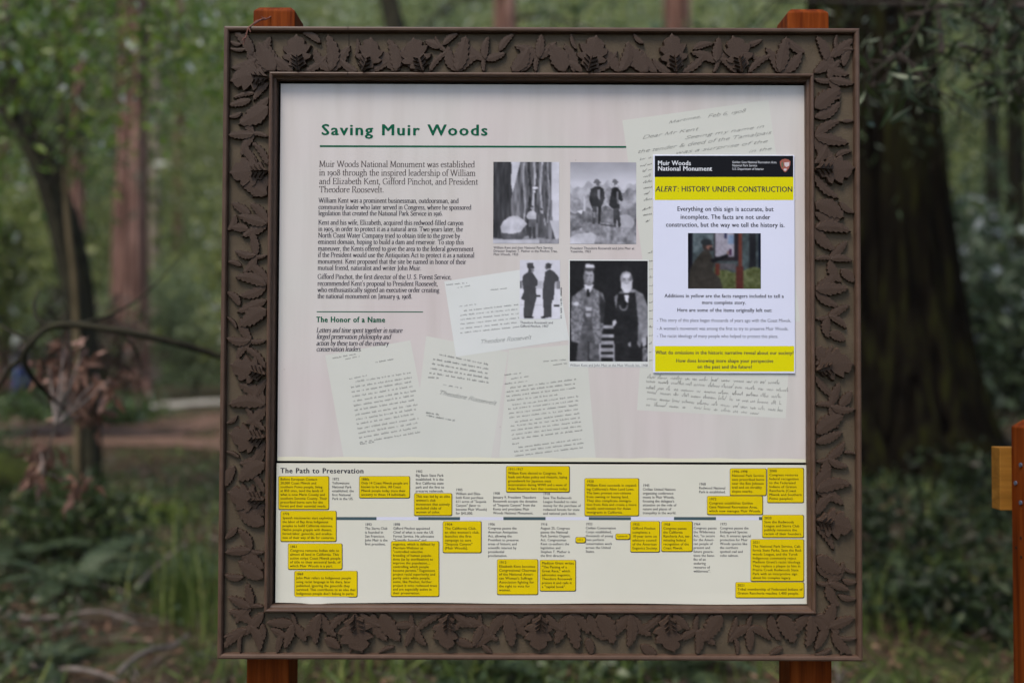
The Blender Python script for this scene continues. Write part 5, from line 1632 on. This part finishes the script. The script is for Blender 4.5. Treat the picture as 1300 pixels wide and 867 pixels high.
# ---- redwoods
p = at(164, 470, 28.5); redwood(p.x, p.y, 0.56, 34, 12.5, 22, 'broad reddish redwood trunk rising beyond the pale footpath', 21, flare=1.35, blen=4.0, leaf=(0.25, 0.5))
p = at(194, 470, 44); redwood(p.x, p.y, 0.34, 34, 13, 12, 'slim pale pinkish trunk just behind the broad reddish redwood', 22, mat=M_palebark, flare=1.2, blen=3.5, leaf=(0.3, 0.5))
p = at(224, 470, 52); redwood(p.x, p.y, 0.30, 30, 11, 12, 'thin brown redwood trunk between the broad redwood and the frame', 23, flare=1.2, blen=3.2, leaf=(0.3, 0.5))
p = at(95, 470, 36); redwood(p.x, p.y, 0.34, 30, 8, 18, 'brown redwood trunk behind the leaning dark stems', 24, flare=1.2, blen=3.6, leaf=(0.3, 0.5))
p = at(-8, 470, 26); redwood(p.x, p.y, 0.42, 30, 6.5, 20, 'shaded redwood trunk beyond the mossy log', 25, flare=1.3, blen=3.6, leaf=(0.25, 0.45))
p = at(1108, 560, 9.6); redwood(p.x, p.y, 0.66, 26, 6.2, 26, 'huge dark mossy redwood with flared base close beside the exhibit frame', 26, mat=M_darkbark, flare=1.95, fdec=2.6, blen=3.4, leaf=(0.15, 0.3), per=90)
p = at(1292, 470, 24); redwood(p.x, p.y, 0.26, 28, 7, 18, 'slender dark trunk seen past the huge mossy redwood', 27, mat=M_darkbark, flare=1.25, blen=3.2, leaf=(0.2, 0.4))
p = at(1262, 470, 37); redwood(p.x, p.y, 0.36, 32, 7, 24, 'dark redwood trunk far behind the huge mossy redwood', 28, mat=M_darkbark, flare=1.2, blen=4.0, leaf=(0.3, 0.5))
p = at(640, 470, 28); redwood(p.x, p.y, 0.45, 32, 6.6, 24, 'redwood behind the exhibit, its drooping crown above the frame top', 29, flare=1.3, blen=4.0, leaf=(0.2, 0.4))
p = at(860, 470, 20); redwood(p.x, p.y, 0.36, 28, 5.0, 26, 'redwood behind the notice with dense sprays above the frame top', 30, flare=1.3, blen=3.4, leaf=(0.16, 0.32), per=80)
# leaning dark trunk showing above the frame
a, b = at(540, 300, 12), at(470, -60, 12)
base = Vector((a.x + 0.35, a.y, gz(a.x + 0.35, a.y) - 0.2))
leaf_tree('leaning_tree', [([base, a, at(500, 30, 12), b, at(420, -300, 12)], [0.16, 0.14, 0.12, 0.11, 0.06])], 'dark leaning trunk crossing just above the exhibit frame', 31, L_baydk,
          [(at(470 + 40 * math.sin(k * 2.1), -180 - 30 * k, 12 + 0.6 * math.cos(k)), 0.5, 90) for k in range(6)], leaf=(0.08, 0.14))

# ---- bay trees in front of the redwoods
D = 8.6
def st(*pp): return [at(px, py, d) for px, py, d in pp]
g1 = at(122, 600, D)
r1 = [Vector((g1.x, g1.y, gz(g1.x, g1.y) - 0.1))]
clump = []
rs = random.Random(77)
for k in range(120):
    px, py = rs.uniform(-60, 285), rs.uniform(-70, 260)
    if py > 225 - px * 0.45 and rs.random() > 0.10: continue
    if 116 < px < 216 and rs.random() > 0.08: continue
    clump.append((at(px, py, rs.uniform(9.0, 12.5) if px < 130 and py > 90 else rs.uniform(7.0, 11.5)), 0.27, 62))
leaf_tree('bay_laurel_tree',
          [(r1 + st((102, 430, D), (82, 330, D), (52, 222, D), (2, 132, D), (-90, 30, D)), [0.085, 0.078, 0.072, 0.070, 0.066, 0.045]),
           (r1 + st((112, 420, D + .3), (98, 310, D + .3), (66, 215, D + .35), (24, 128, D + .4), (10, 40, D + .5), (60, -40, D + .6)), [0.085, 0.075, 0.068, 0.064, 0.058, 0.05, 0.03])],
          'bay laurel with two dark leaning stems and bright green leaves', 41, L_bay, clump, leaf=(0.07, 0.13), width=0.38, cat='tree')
# tan saplings behind it
for px0, px1, d, lab in ((93, 78, 8.5, 'tan slender sapling stem just behind the dark leaning bay stems'),):
    b0 = at(px0 + 8, 520, d); b0 = Vector((b0.x, b0.y, gz(b0.x, b0.y) - 0.1))
    rs = random.Random(px0)
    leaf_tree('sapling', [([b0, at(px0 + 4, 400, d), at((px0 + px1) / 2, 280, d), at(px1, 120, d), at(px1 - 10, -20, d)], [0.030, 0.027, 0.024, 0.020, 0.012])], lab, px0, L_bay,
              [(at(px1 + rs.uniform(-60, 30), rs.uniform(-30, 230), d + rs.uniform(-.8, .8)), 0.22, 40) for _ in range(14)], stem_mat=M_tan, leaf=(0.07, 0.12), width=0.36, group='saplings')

# drooping bay branches from a tree standing outside at the right
D = 3.9
xb = at(1420, 400, D).x
tb = Vector((xb, CAM_Y + D, gz(xb, CAM_Y + D) - 0.1))
stems = [([tb, Vector((xb, tb.y, 1.4)), Vector((xb - 0.05, tb.y, 2.6)), Vector((xb - 0.2, tb.y, 3.6))], [0.11, 0.10, 0.08, 0.04]),
         ([Vector((xb - 0.03, tb.y, 2.5)), at(1330, 60, D), at(1296, 30, D), at(1278, 5, D), at(1262, -40, D)], [0.03, 0.012, 0.010, 0.008, 0.006]),
         ([Vector((xb - 0.05, tb.y, 2.75)), at(1330, -30, D), at(1262, 40, D - .05), at(1240, 82, D - .1), at(1180, 62, D - .2)], [0.025, 0.010, 0.006, 0.005, 0.003]),
         ([at(1330, 10, D + .1), at(1306, 70, D + .1), at(1291, 92, D + .1), at(1300, 130, D + .1), at(1312, 160, D + .1)], [0.012, 0.008, 0.007, 0.006, 0.004]),
         ([at(1255, 70, D), at(1262, 100, D), at(1268, 120, D)], [0.005, 0.004, 0.003]),
         ([at(1210, -60, D - .4), at(1172, 20, D - .5), at(1150, 62, D - .6), at(1108, 92, D - .7), at(1088, 100, D - .7)], [0.008, 0.005, 0.004, 0.003, 0.002]),
         ([at(1178, 95, D - .3), at(1195, 122, D - .3), at(1212, 146, D - .3)], [0.004, 0.004, 0.003])]
rs = random.Random(9)
cl = []
for px, py, n in ((1110, 92, 8), (1135, 80, 9), (1160, 98, 10), (1120, 70, 8), (1175, 105, 9), (1098, 112, 5), (1200, 60, 9), (1235, 95, 10), (1258, 110, 9), (1240, 40, 10), (1275, 25, 12), (1290, 60, 12), (1285, 95, 10), (1210, 20, 10), (1222, 118, 6), (1265, 70, 10), (1190, 10, 10), (1295, 125, 8), (1150, 20, 7), (1245, 8, 12), (1280, -10, 14), (1300, 30, 12)):
    cl.append((at(px, py, (D - 0.5 if px < 1190 else D) + rs.uniform(-0.15, 0.15)), 0.055, n))
for k in range(46):  # unseen overhead crown clumps, added to shade the ground at the right
    cl.append(((xb + rs.uniform(-1.3, 3.5), tb.y + rs.uniform(-1.2, 5.5), rs.uniform(3.4, 6.2)), 0.38, 130))
leaf_tree('bay_laurel_tree', stems, 'bay laurel whose thin dark twigs droop lance-shaped leaves beside the frame', 52, L_baymix, cl, leaf=(0.075, 0.12), width=0.2, droop=0.8)

# ---- understorey bushes
def bush(px, py, D, w, h, n, lmat, label, seed, leaf=(0.06, 0.12), width=0.45, group='bushes on the forest floor'):
    rng = np.random.default_rng(seed)
    c = at(px, py, D); x, y = c.x, c.y
    z = gz(x, y)
    t = empty('bush', (x, y, z))
    tag(t, label, 'bush', group)
    mb = MB(); parts = []
    for k in range(9):
        a = rng.uniform(0, 2 * math.pi); rr = rng.uniform(0.2, 1.0) * w / 2
        e = Vector((x + rr * math.cos(a), y + rr * math.sin(a) * 0.8, z + h * rng.uniform(0.5, 1.0)))
        m = Vector((x + 0.35 * rr * math.cos(a), y + 0.3 * rr * math.sin(a), z + 0.5 * (e.z - z)))
        mb.tube([Vector((x, y, z - 0.05)), m, e], [0.016, 0.011, 0.004], 5)
        for s in (0.55, 0.8, 1.0):
            p = np.array(m.lerp(e, (s - 0.4) / 0.6))
            parts.append(spray(rng, p, np.array([w * 0.13, w * 0.13, h * 0.10]), n // 27 + 1, 0.2, leaf, width))
    tag(mb.build('stems', M_twigs, t), kind='stuff')
    join_sprays('foliage', parts, lmat, t, rng)
    return t
BUSHES = [
 (122, 575, 7.4, 1.0, 0.62, 520, L_bushmid, 'dark leafy bush at the foot of the leaning bay stems', 77),
 (70, 590, 7.0, 0.9, 0.45, 420, L_bushmid, 'dark leafy bush below the withered brown leaf spray', 78),
 (-25, 560, 12, 1.6, 0.8, 700, L_bush, 'low green bush beyond the mossy log', 61),
 (150, 592, 8.2, 0.9, 0.26, 330, L_lime, 'low lime green patch of leaves lit below the brown leaf spray', 62),
 (212, 588, 9.0, 0.7, 0.24, 240, L_lime, 'low lime green seedlings at the edge of the reddish litter', 63),
 (105, 528, 20, 2.6, 0.30, 700, L_bush, 'low green bush between the reddish litter and the pale path', 64),
 (95, 520, 22, 3.0, 0.5, 800, L_bush, 'low green bush at the foot of the broad redwood', 65),
 (112, 420, 17, 1.8, 2.2, 360, L_dry, 'dry brown thicket of bare twigs beside the broad redwood', 76),
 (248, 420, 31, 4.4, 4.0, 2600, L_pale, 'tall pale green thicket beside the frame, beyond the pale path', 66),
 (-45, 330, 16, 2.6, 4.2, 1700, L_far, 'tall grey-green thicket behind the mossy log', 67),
 (1262, 420, 15, 3.2, 3.4, 2400, L_bushmix, 'tall dim thicket past the flared redwood base', 68),
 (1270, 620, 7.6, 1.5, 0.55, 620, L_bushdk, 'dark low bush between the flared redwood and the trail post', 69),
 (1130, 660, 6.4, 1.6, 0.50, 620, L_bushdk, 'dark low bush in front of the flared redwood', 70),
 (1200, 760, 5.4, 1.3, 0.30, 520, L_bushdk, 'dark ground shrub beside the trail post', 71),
 (760, 300, 14, 5.0, 4.6, 2200, L_bush, 'leafy thicket behind the exhibit showing over the frame top', 72),
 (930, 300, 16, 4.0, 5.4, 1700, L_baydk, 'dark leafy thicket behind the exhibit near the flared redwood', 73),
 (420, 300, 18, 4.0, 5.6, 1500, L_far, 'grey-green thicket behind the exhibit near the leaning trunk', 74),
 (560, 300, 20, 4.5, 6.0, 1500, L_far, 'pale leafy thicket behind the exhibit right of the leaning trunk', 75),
]
for b in BUSHES:
    lf = (0.045, 0.08) if b[6] is L_lime else ((0.06, 0.12) if b[2] < 13 else (0.14, 0.3))
    b = list(b)
    if b[2] > 13: b[5] *= 3
    bush(*b, leaf=lf)

# ---- sword ferns: fronds share a few shapes
def frond_mesh(seed, L=0.6):
    rng = random.Random(seed)
    V, F = [], []
    n = 22
    def P(s):
        return Vector((0, L * (s - 0.12 * s * s), L * (0.62 * s - 0.72 * s * s)))
    for k in range(n):
        s = 0.12 + 0.88 * k / n
        p = P(s)
        w = L * 0.17 * (math.sin(math.pi * min(1.0, s * 0.92 + 0.08)) ** 0.6) + 0.006
        t = (P(min(s + 0.02, 1)) - P(s - 0.02)).normalized()
        for sd in (-1, 1):
            tip = p + Vector((sd * w, 0, 0)) + t * w * 0.35 + Vector((0, 0, -w * 0.22 + rng.uniform(-.006, .006)))
            hw = t * L * 0.017
            i = len(V)
            V += [p - hw, p + hw, p + (tip - p) * 0.6 + hw * 0.8, tip, p + (tip - p) * 0.6 - hw * 0.9]
            F.append((i, i + 1, i + 2, i + 3, i + 4) if sd > 0 else (i + 4, i + 3, i + 2, i + 1, i))
    prev = None
    for k in range(9):
        s = k / 8; p = P(s); r = 0.004 * (1 - 0.8 * s)
        i = len(V)
        V += [p + Vector((-r, 0, 0)), p + Vector((0, 0, r)), p + Vector((r, 0, 0))]
        if k: F += [(i - 3, i - 2, i + 1, i), (i - 2, i - 1, i + 2, i + 1)]
    me = bpy.data.meshes.new('frond')
    me.from_pydata([tuple(v) for v in V], [], F)
    me.materials.append(L_fern)
    return me
FRONDS = [frond_mesh(s) for s in range(4)]
def fern(px, py, sc, nf, label, seed):
    rng = random.Random(seed)
    g = on_ground(px, py)
    t = empty('sword_fern', (g.x, g.y, g.z - 0.02), world=False)
    tag(t, label, 'fern', 'sword ferns on the forest floor')
    for k in range(nf):
        o = bpy.data.objects.new('frond', rng.choice(FRONDS))
        o.rotation_euler = (R(rng.uniform(0, 42)), R(rng.uniform(-12, 12)), 2 * math.pi * k / nf + rng.uniform(-.25, .25))
        s = sc * rng.uniform(0.75, 1.15); o.scale = (s, s, s)
        link(o, t)
for a in ((205, 748, 1.2, 8, 'sword fern arching over the broken stick near the tall grass', 1), (85, 752, 1.1, 8, 'sword fern beside the pale straight stick', 2), (25, 725, 1.0, 8, 'sword fern below the mossy log', 3), (150, 690, 0.7, 9, 'small sword fern behind the broken stick', 4),
          (1160, 745, 0.75, 10, 'dim sword fern in front of the flared redwood', 5), (1245, 800, 0.7, 10, 'dim sword fern next to the trail post', 6), (600, 862, 0.8, 11, 'sword fern showing under the frame between the posts', 7), (860, 860, 0.8, 11, 'dark sword fern showing under the frame near the shaded post', 8), (60, 850, 0.6, 9, 'small sword fern among the fallen sticks', 9)):
    fern(*a)

# ---- dead branch with its twisted end, brown leaf spray, mossy log, fallen sticks
def stick(name, pts, rad, mat, label, cat='stick', group=None, n=8, parts=None):
    t = empty(name, pts[0]); tag(t, label, cat, group)
    c = _cat([tuple(p) for p in pts], 5)
    rr = np.interp(np.linspace(0, 1, len(c)), np.linspace(0, 1, len(rad)), rad)
    mb = MB(); mb.tube([tuple(p) for p in c], list(rr), n, flute=0.08, nf=2, seed=len(label))
    mb.build('stem', mat, t, smooth=True)
    for q in (parts or []):
        c = _cat([tuple(p) for p in q[0]], 4)
        rr = np.interp(np.linspace(0, 1, len(c)), np.linspace(0, 1, len(q[1])), q[1])
        mb = MB(); mb.tube([tuple(p) for p in c], list(rr), 6); mb.build('side_branch', mat, t, smooth=True)
    return t
D = 3.7
stick('dead_branch', st((330, 470, D + .25), (280, 452, D + .2), (225, 436, D + .1), (150, 420, D), (92, 412, D), (62, 416, D), (42, 432, D - .05), (30, 452, D - .05), (38, 474, D), (58, 498, D + .15), (84, 520, D + .4)),
      [0.012, 0.014, 0.014, 0.014, 0.014, 0.013, 0.012, 0.012, 0.010, 0.008, 0.005], M_stem, 'dark crooked branch bending level behind the frame edge', 'branch',
      parts=[(st((62, 416, D), (46, 402, D), (44, 384, D + .05), (50, 368, D + .1)), [0.009, 0.007, 0.006, 0.003]), (st((92, 412, D), (140, 400, D + .1), (186, 372, D + .2), (232, 322, D + .3)), [0.006, 0.005, 0.004, 0.002]),
             (st((150, 420, D), (170, 440, D + .1), (182, 468, D + .15)), [0.005, 0.004, 0.002]), (st((30, 452, D - .05), (12, 470, D), (-10, 505, D + .1)), [0.009, 0.008, 0.006]), (st((42, 432, D - .05), (20, 424, D), (-8, 408, D + .1)), [0.007, 0.006, 0.004])])
def brown_spray():
    rng = np.random.default_rng(33)
    D = 4.3
    pts = st((54, 600, D - .2), (70, 540, D - .3), (90, 480, D - .4), (86, 414, D - .6))
    base = at(52, 606, D - .2)
    t = empty('dead_leaf_spray', base); tag(t, 'withered brown leaf spray hanging from the dark crooked branch', 'dead leaves')
    mb = MB(); mb.tube([base] + pts, [0.002, 0.003, 0.004, 0.005, 0.005], 6)
    mb.build('stem', M_deadwood, t)
    parts = []
    for px, py, n, s in ((82, 440, 12, .035), (62, 466, 14, .04), (85, 470, 16, .04), (100, 490, 16, .04), (122, 482, 14, .035), (140, 482, 12, .03), (95, 512, 14, .04), (115, 522, 14, .035), (104, 450, 12, .035), (52, 570, 14, .035), (48, 590, 14, .035), (58, 600, 10, .03), (98, 612, 10, .03), (70, 482, 12, .03)):
        parts.append(spray(rng, np.array(at(px, py, D)), np.array([s, s, s]), int(n * 1.3), 1.4, (0.05, 0.095), 0.42))
        mb = MB(); mb.tube([min(pts, key=lambda v: (v - at(px, py, D)).length), at(px, py, D)], [0.005, 0.003], 5); mb.build('twig', M_deadwood, t)
    join_sprays('leaves', parts, L_dead, t, rng)
brown_spray()
g = on_ground(-40, 640); g2 = on_ground(95, 640)
stick('mossy_log', [Vector((g.x - 0.6, g.y + 0.5, g.z + 0.42)), Vector((g.x, g.y + 0.4, g.z + 0.30)), Vector(((g.x + g2.x) / 2, g.y + 0.3, g.z + 0.20)), Vector((g2.x, g2.y + 0.2, g2.z + 0.06)), Vector((g2.x + 0.25, g2.y + 0.2, g2.z - 0.02))],
      [0.20, 0.19, 0.17, 0.13, 0.07], noisy('moss', [(0.35, (0.010, 0.010, 0.005)), (0.55, (0.028, 0.034, 0.008)), (0.7, (0.055, 0.075, 0.014))], scale=5, rough=1.0, spec=0.05, bump=0.6, bump_dist=0.02, bump_scale=40), 'dark mossy fallen log sloping into the ferns', 'log', n=14)
def ground_stick(pa, pb, r, label, lift=0.03, kink=0.02, mat=M_deadwood):
    a, b = on_ground(*pa), on_ground(*pb)
    pts = []
    for k in range(5):
        u = k / 4
        q = a.lerp(b, u); q = Vector((q.x, q.y, gz(q.x, q.y) + lift + kink * math.sin(u * 7 + pa[0])))
        pts.append(q)
    return stick('fallen_stick', pts, [r, r * 0.95, r * 0.9, r * 0.8, r * 0.5], mat, label, 'stick', 'sticks lying on the forest floor', 7)
ground_stick((42, 752), (160, 762), 0.011, 'pale straight stick lying below the sword ferns', 0.07)
ground_stick((-10, 786), (175, 802), 0.013, 'long grey-brown stick lying across the oxalis patch', 0.05, 0.03)
ground_stick((35, 852), (150, 872), 0.015, 'thick grey stick lying below the oxalis patch', 0.05)
ground_stick((-20, 800), (15, 822), 0.012, 'short pale twig by the long grey-brown stick', 0.04)
ground_stick((150, 866), (240, 818), 0.014, 'slanting twig lying by the tall grass', 0.06)
ground_stick((1205, 800), (1275, 772), 0.014, 'thin twig among the dark shrubs near the trail post', 0.10)
a, b = on_ground(160, 765), on_ground(235, 745)
stick('broken_stick', [Vector((a.x, a.y, a.z - .02)), at(178, 742, a.y - CAM_Y), at(196, 722, a.y - CAM_Y + .05), at(236, 690, a.y - CAM_Y + .2)], [0.026, 0.023, 0.018, 0.013], M_deadwood, 'broken brown stick leaning up out of the ferns', 'stick')

# ---- tall grass tufts by the frame
def tuft(px, py, h, n, label, seed, spread=0.10):
    rng = np.random.default_rng(seed)
    g = on_ground(px, py)
    V, F = [], []
    for k in range(n):
        b = np.array([g.x + rng.normal() * spread, g.y + rng.normal() * spread, g.z - 0.02])
        a = rng.uniform(0, 6.28); ln = h * rng.uniform(0.5, 1.05); bend = ln * rng.uniform(0.05, 0.45)
        w = rng.uniform(0.004, 0.009)
        sx, sy = -math.sin(a) * w, math.cos(a) * w
        i = len(V)
        for s in (0, 0.35, 0.7, 1.0):
            c = b + np.array([math.cos(a) * bend * s * s, math.sin(a) * bend * s * s, ln * (s - 0.15 * s * s)])
            k2 = 1 - s * 0.9
            V += [(c[0] - sx * k2, c[1] - sy * k2, c[2]), (c[0] + sx * k2, c[1] + sy * k2, c[2])]
        F += [(i + 2 * q, i + 2 * q + 1, i + 2 * q + 3, i + 2 * q + 2) for q in range(3)]
    t = empty('grass_tuft', g); tag(t, label, 'grass', 'tall grass tufts')
    tag(mesh_obj('blades', np_mesh('blades', V, F), L_grass, t), kind='stuff')
tuft(238, 790, 0.95, 40, 'tall green grass rising beside the frame edge', 1)
tuft(262, 800, 0.85, 36, 'tall grass pressed close against the frame edge', 2)
tuft(212, 775, 0.55, 24, 'shorter grass at the foot of the tall grass', 3)
tuft(1118, 800, 0.55, 30, 'dim grass at the shaded frame corner', 4)
tuft(1185, 720, 0.8, 20, 'thin dim weeds in front of the flared redwood', 5)
for k, px in enumerate((330, 440, 520, 690, 760, 950)):
    tuft(px, 850 + 8 * (k % 2), 0.35, 34, ['grass tuft showing under the frame by the brighter post', 'grass tuft under the frame near the brighter post', 'grass tuft under the frame beside the sword fern', 'grass tuft under the middle of the frame', 'grass tuft under the frame between the two ferns', 'grass tuft under the frame by the shaded post'][k], 20 + k, 0.16)

# ---- what nobody could count: litter, ground cover, far leaves
def scatter(name, label, cat, n, mat, leaf, width, y0, y1, seed, up=0.0, height=0.0, density=None, flat=0.35):
    rng = np.random.default_rng(seed)
    y = y0 + (y1 - y0) * rng.random(n) ** 1.6
    x = (rng.random(n) - 0.5) * 2 * (1.2 + (y - CAM_Y) * 0.62)
    if density is not None:
        k = density(x, y, rng); x, y = x[k], y[k]
    n = len(x)
    z = ground_z(x, y) + rng.random(n) * height + 0.012
    d = rng.normal(size=(n, 3)); d[:, 2] = d[:, 2] * flat + up
    L = rng.uniform(*leaf, n) * (1 + 0.04 * (y - y0))
    o = mesh_obj(name, leaves_mesh(name, np.stack([x, y, z], 1), d, L, L * width, rng, 0.12), mat)
    tag(o, label, cat, kind='stuff')
patch = lambda s, t: (lambda x, y, rng: (np.sin(x * 1.9 + s) + np.sin(y * 1.3 + 2 * s) + np.sin((x + y) * 2.7 + s) * 0.7 + rng.normal(size=len(x)) * 0.35) > t)
scatter('leaf_litter', 'brown fallen leaves and needles scattered over the forest floor', 'leaf litter', 26000, L_litter, (0.03, 0.08), 0.4, 1.4, 20, 91)
scatter('ground_cover', 'small green oxalis leaves covering patches of the forest floor', 'ground cover', 42000, L_cover, (0.025, 0.06), 0.8, 1.6, 12, 92, 0.2, 0.16, patch(1.0, 0.0))
scatter('low_grass', 'short thin grass and sprouts among the litter', 'grass', 22000, L_grass, (0.07, 0.22), 0.06, 1.6, 12, 93, 0.9, 0.02, patch(2.2, 0.1))
scatter('fallen_twigs', 'fine fallen twigs strewn between the sticks and ferns', 'twigs', 3000, M_deadwood, (0.10, 0.35), 0.035, 1.8, 12, 94, 0.03, 0.03, None, 0.12)

def far_wood():
    rng = np.random.default_rng(7)
    parts = []
    for k in range(1500):
        y = rng.uniform(34, 74); x = rng.uniform(-1, 1) * (4 + y * 0.72)
        hh = rng.uniform(0, 1) ** 1.15 * 16
        if y < 42 and hh < 3 and abs(x) > 3: hh += 3
        c = np.array([x, y, gz(x, y) + hh])
        parts.append(spray(rng, c, np.array([0.9, 0.7, 0.55]), 70, 0.5, (0.25, 0.55), 0.5))
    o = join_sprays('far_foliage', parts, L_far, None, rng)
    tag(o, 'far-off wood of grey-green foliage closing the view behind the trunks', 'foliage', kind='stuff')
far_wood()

# ---- visitor far down the path
def visitor():
    c = at(27, 505, 28.5)
    x, y = c.x, c.y; z = gz(x, y) + 0.035
    me = bpy.data.meshes.new('body')
    J = [(0, 0, .93), (0, 0, 1.15), (0, 0, 1.38), (0, 0, 1.50), (0, -.02, 1.64),
         (.10, 0, .88), (.12, -.06, .50), (.12, .04, .08), (.12, -.12, .04),
         (-.10, 0, .88), (-.12, .06, .50), (-.12, .14, .09), (-.12, .0, .04),
         (.19, 0, 1.38), (.25, -.02, 1.12), (.24, -.14, .92), (-.19, 0, 1.38), (-.25, .03, 1.12), (-.24, -.06, .90)]
    E = [(0, 1), (1, 2), (2, 3), (3, 4), (0, 5), (5, 6), (6, 7), (7, 8), (0, 9), (9, 10), (10, 11), (11, 12), (2, 13), (13, 14), (14, 15), (2, 16), (16, 17), (17, 18)]
    rad = [.15, .15, .16, .07, .11, .10, .075, .05, .04, .10, .075, .05, .04, .075, .055, .04, .075, .055, .04]
    me.from_pydata(J, E, [])
    tmp = bpy.data.objects.new('body', me); COL.objects.link(tmp)
    s = tmp.modifiers.new('skin', 'SKIN')
    for k, v in enumerate(me.skin_vertices[0].data): v.radius = (rad[k], rad[k] * 0.85); v.use_root = (k == 0)
    tmp.modifiers.new('sub', 'SUBSURF').levels = 1
    bpy.context.view_layer.update()
    ev = tmp.evaluated_get(bpy.context.evaluated_depsgraph_get())
    m2 = bpy.data.meshes.new_from_object(ev)
    bpy.data.objects.remove(tmp, do_unlink=True)
    m2.name = 'body'
    jacket, jeans, skin, shoe = plain('jacket', (0.13, 0.12, 0.17), 0.8), plain('jeans', (0.030, 0.055, 0.20), 0.85), plain('skin', (0.42, 0.25, 0.18), 0.6), plain('shoe', (0.05, 0.04, 0.04), 0.7)
    m2.materials.clear()
    for m in (jacket, jeans, skin, shoe): m2.materials.append(m)
    for pl in m2.polygons:
        c = pl.center
        pl.material_index = 3 if c.z < 0.10 else 1 if c.z < 0.95 and abs(c.x) < 0.21 else 2 if c.z > 1.5 or (abs(c.x) > 0.2 and c.z < 0.97) else 0
        pl.use_smooth = True
    t = empty('person', (x, y, z), world=False)
    tag(t, 'person in blue jeans and grey jacket walking on the far pale path', 'person')
    o = mesh_obj('body', m2, None, t)
    t.rotation_euler = (0, 0, R(70))
    mb = MB(); mb.tube([(0, 0.01, 1.60), (0, 0.02, 1.70), (0, 0.01, 1.765)], [0.118, 0.122, 0.05], 12)
    h = mb.build('hair', plain('hair', (0.03, 0.02, 0.014), 0.7), None, True)
    h.parent = t
visitor()

# ---- damp air under the trees
def build_haze():
    mb = MB(); mb.box(-80, 80, -62, 95, -2.0, 52.0)
    m = bpy.data.materials.new('forest_air'); m.use_nodes = True
    t = m.node_tree; t.nodes.clear()
    out = t.nodes.new('ShaderNodeOutputMaterial'); v = t.nodes.new('ShaderNodeVolumePrincipled')
    v.inputs['Color'].default_value = (0.92, 0.92, 0.76, 1)
    v.inputs['Density'].default_value = 0.0005
    v.inputs['Anisotropy'].default_value = 0.0
    t.links.new(v.outputs[0], out.inputs['Volume'])
    o = mb.build('haze', m)
    tag(o, 'thin damp air softening the far trees', 'haze', kind='stuff')
build_haze()
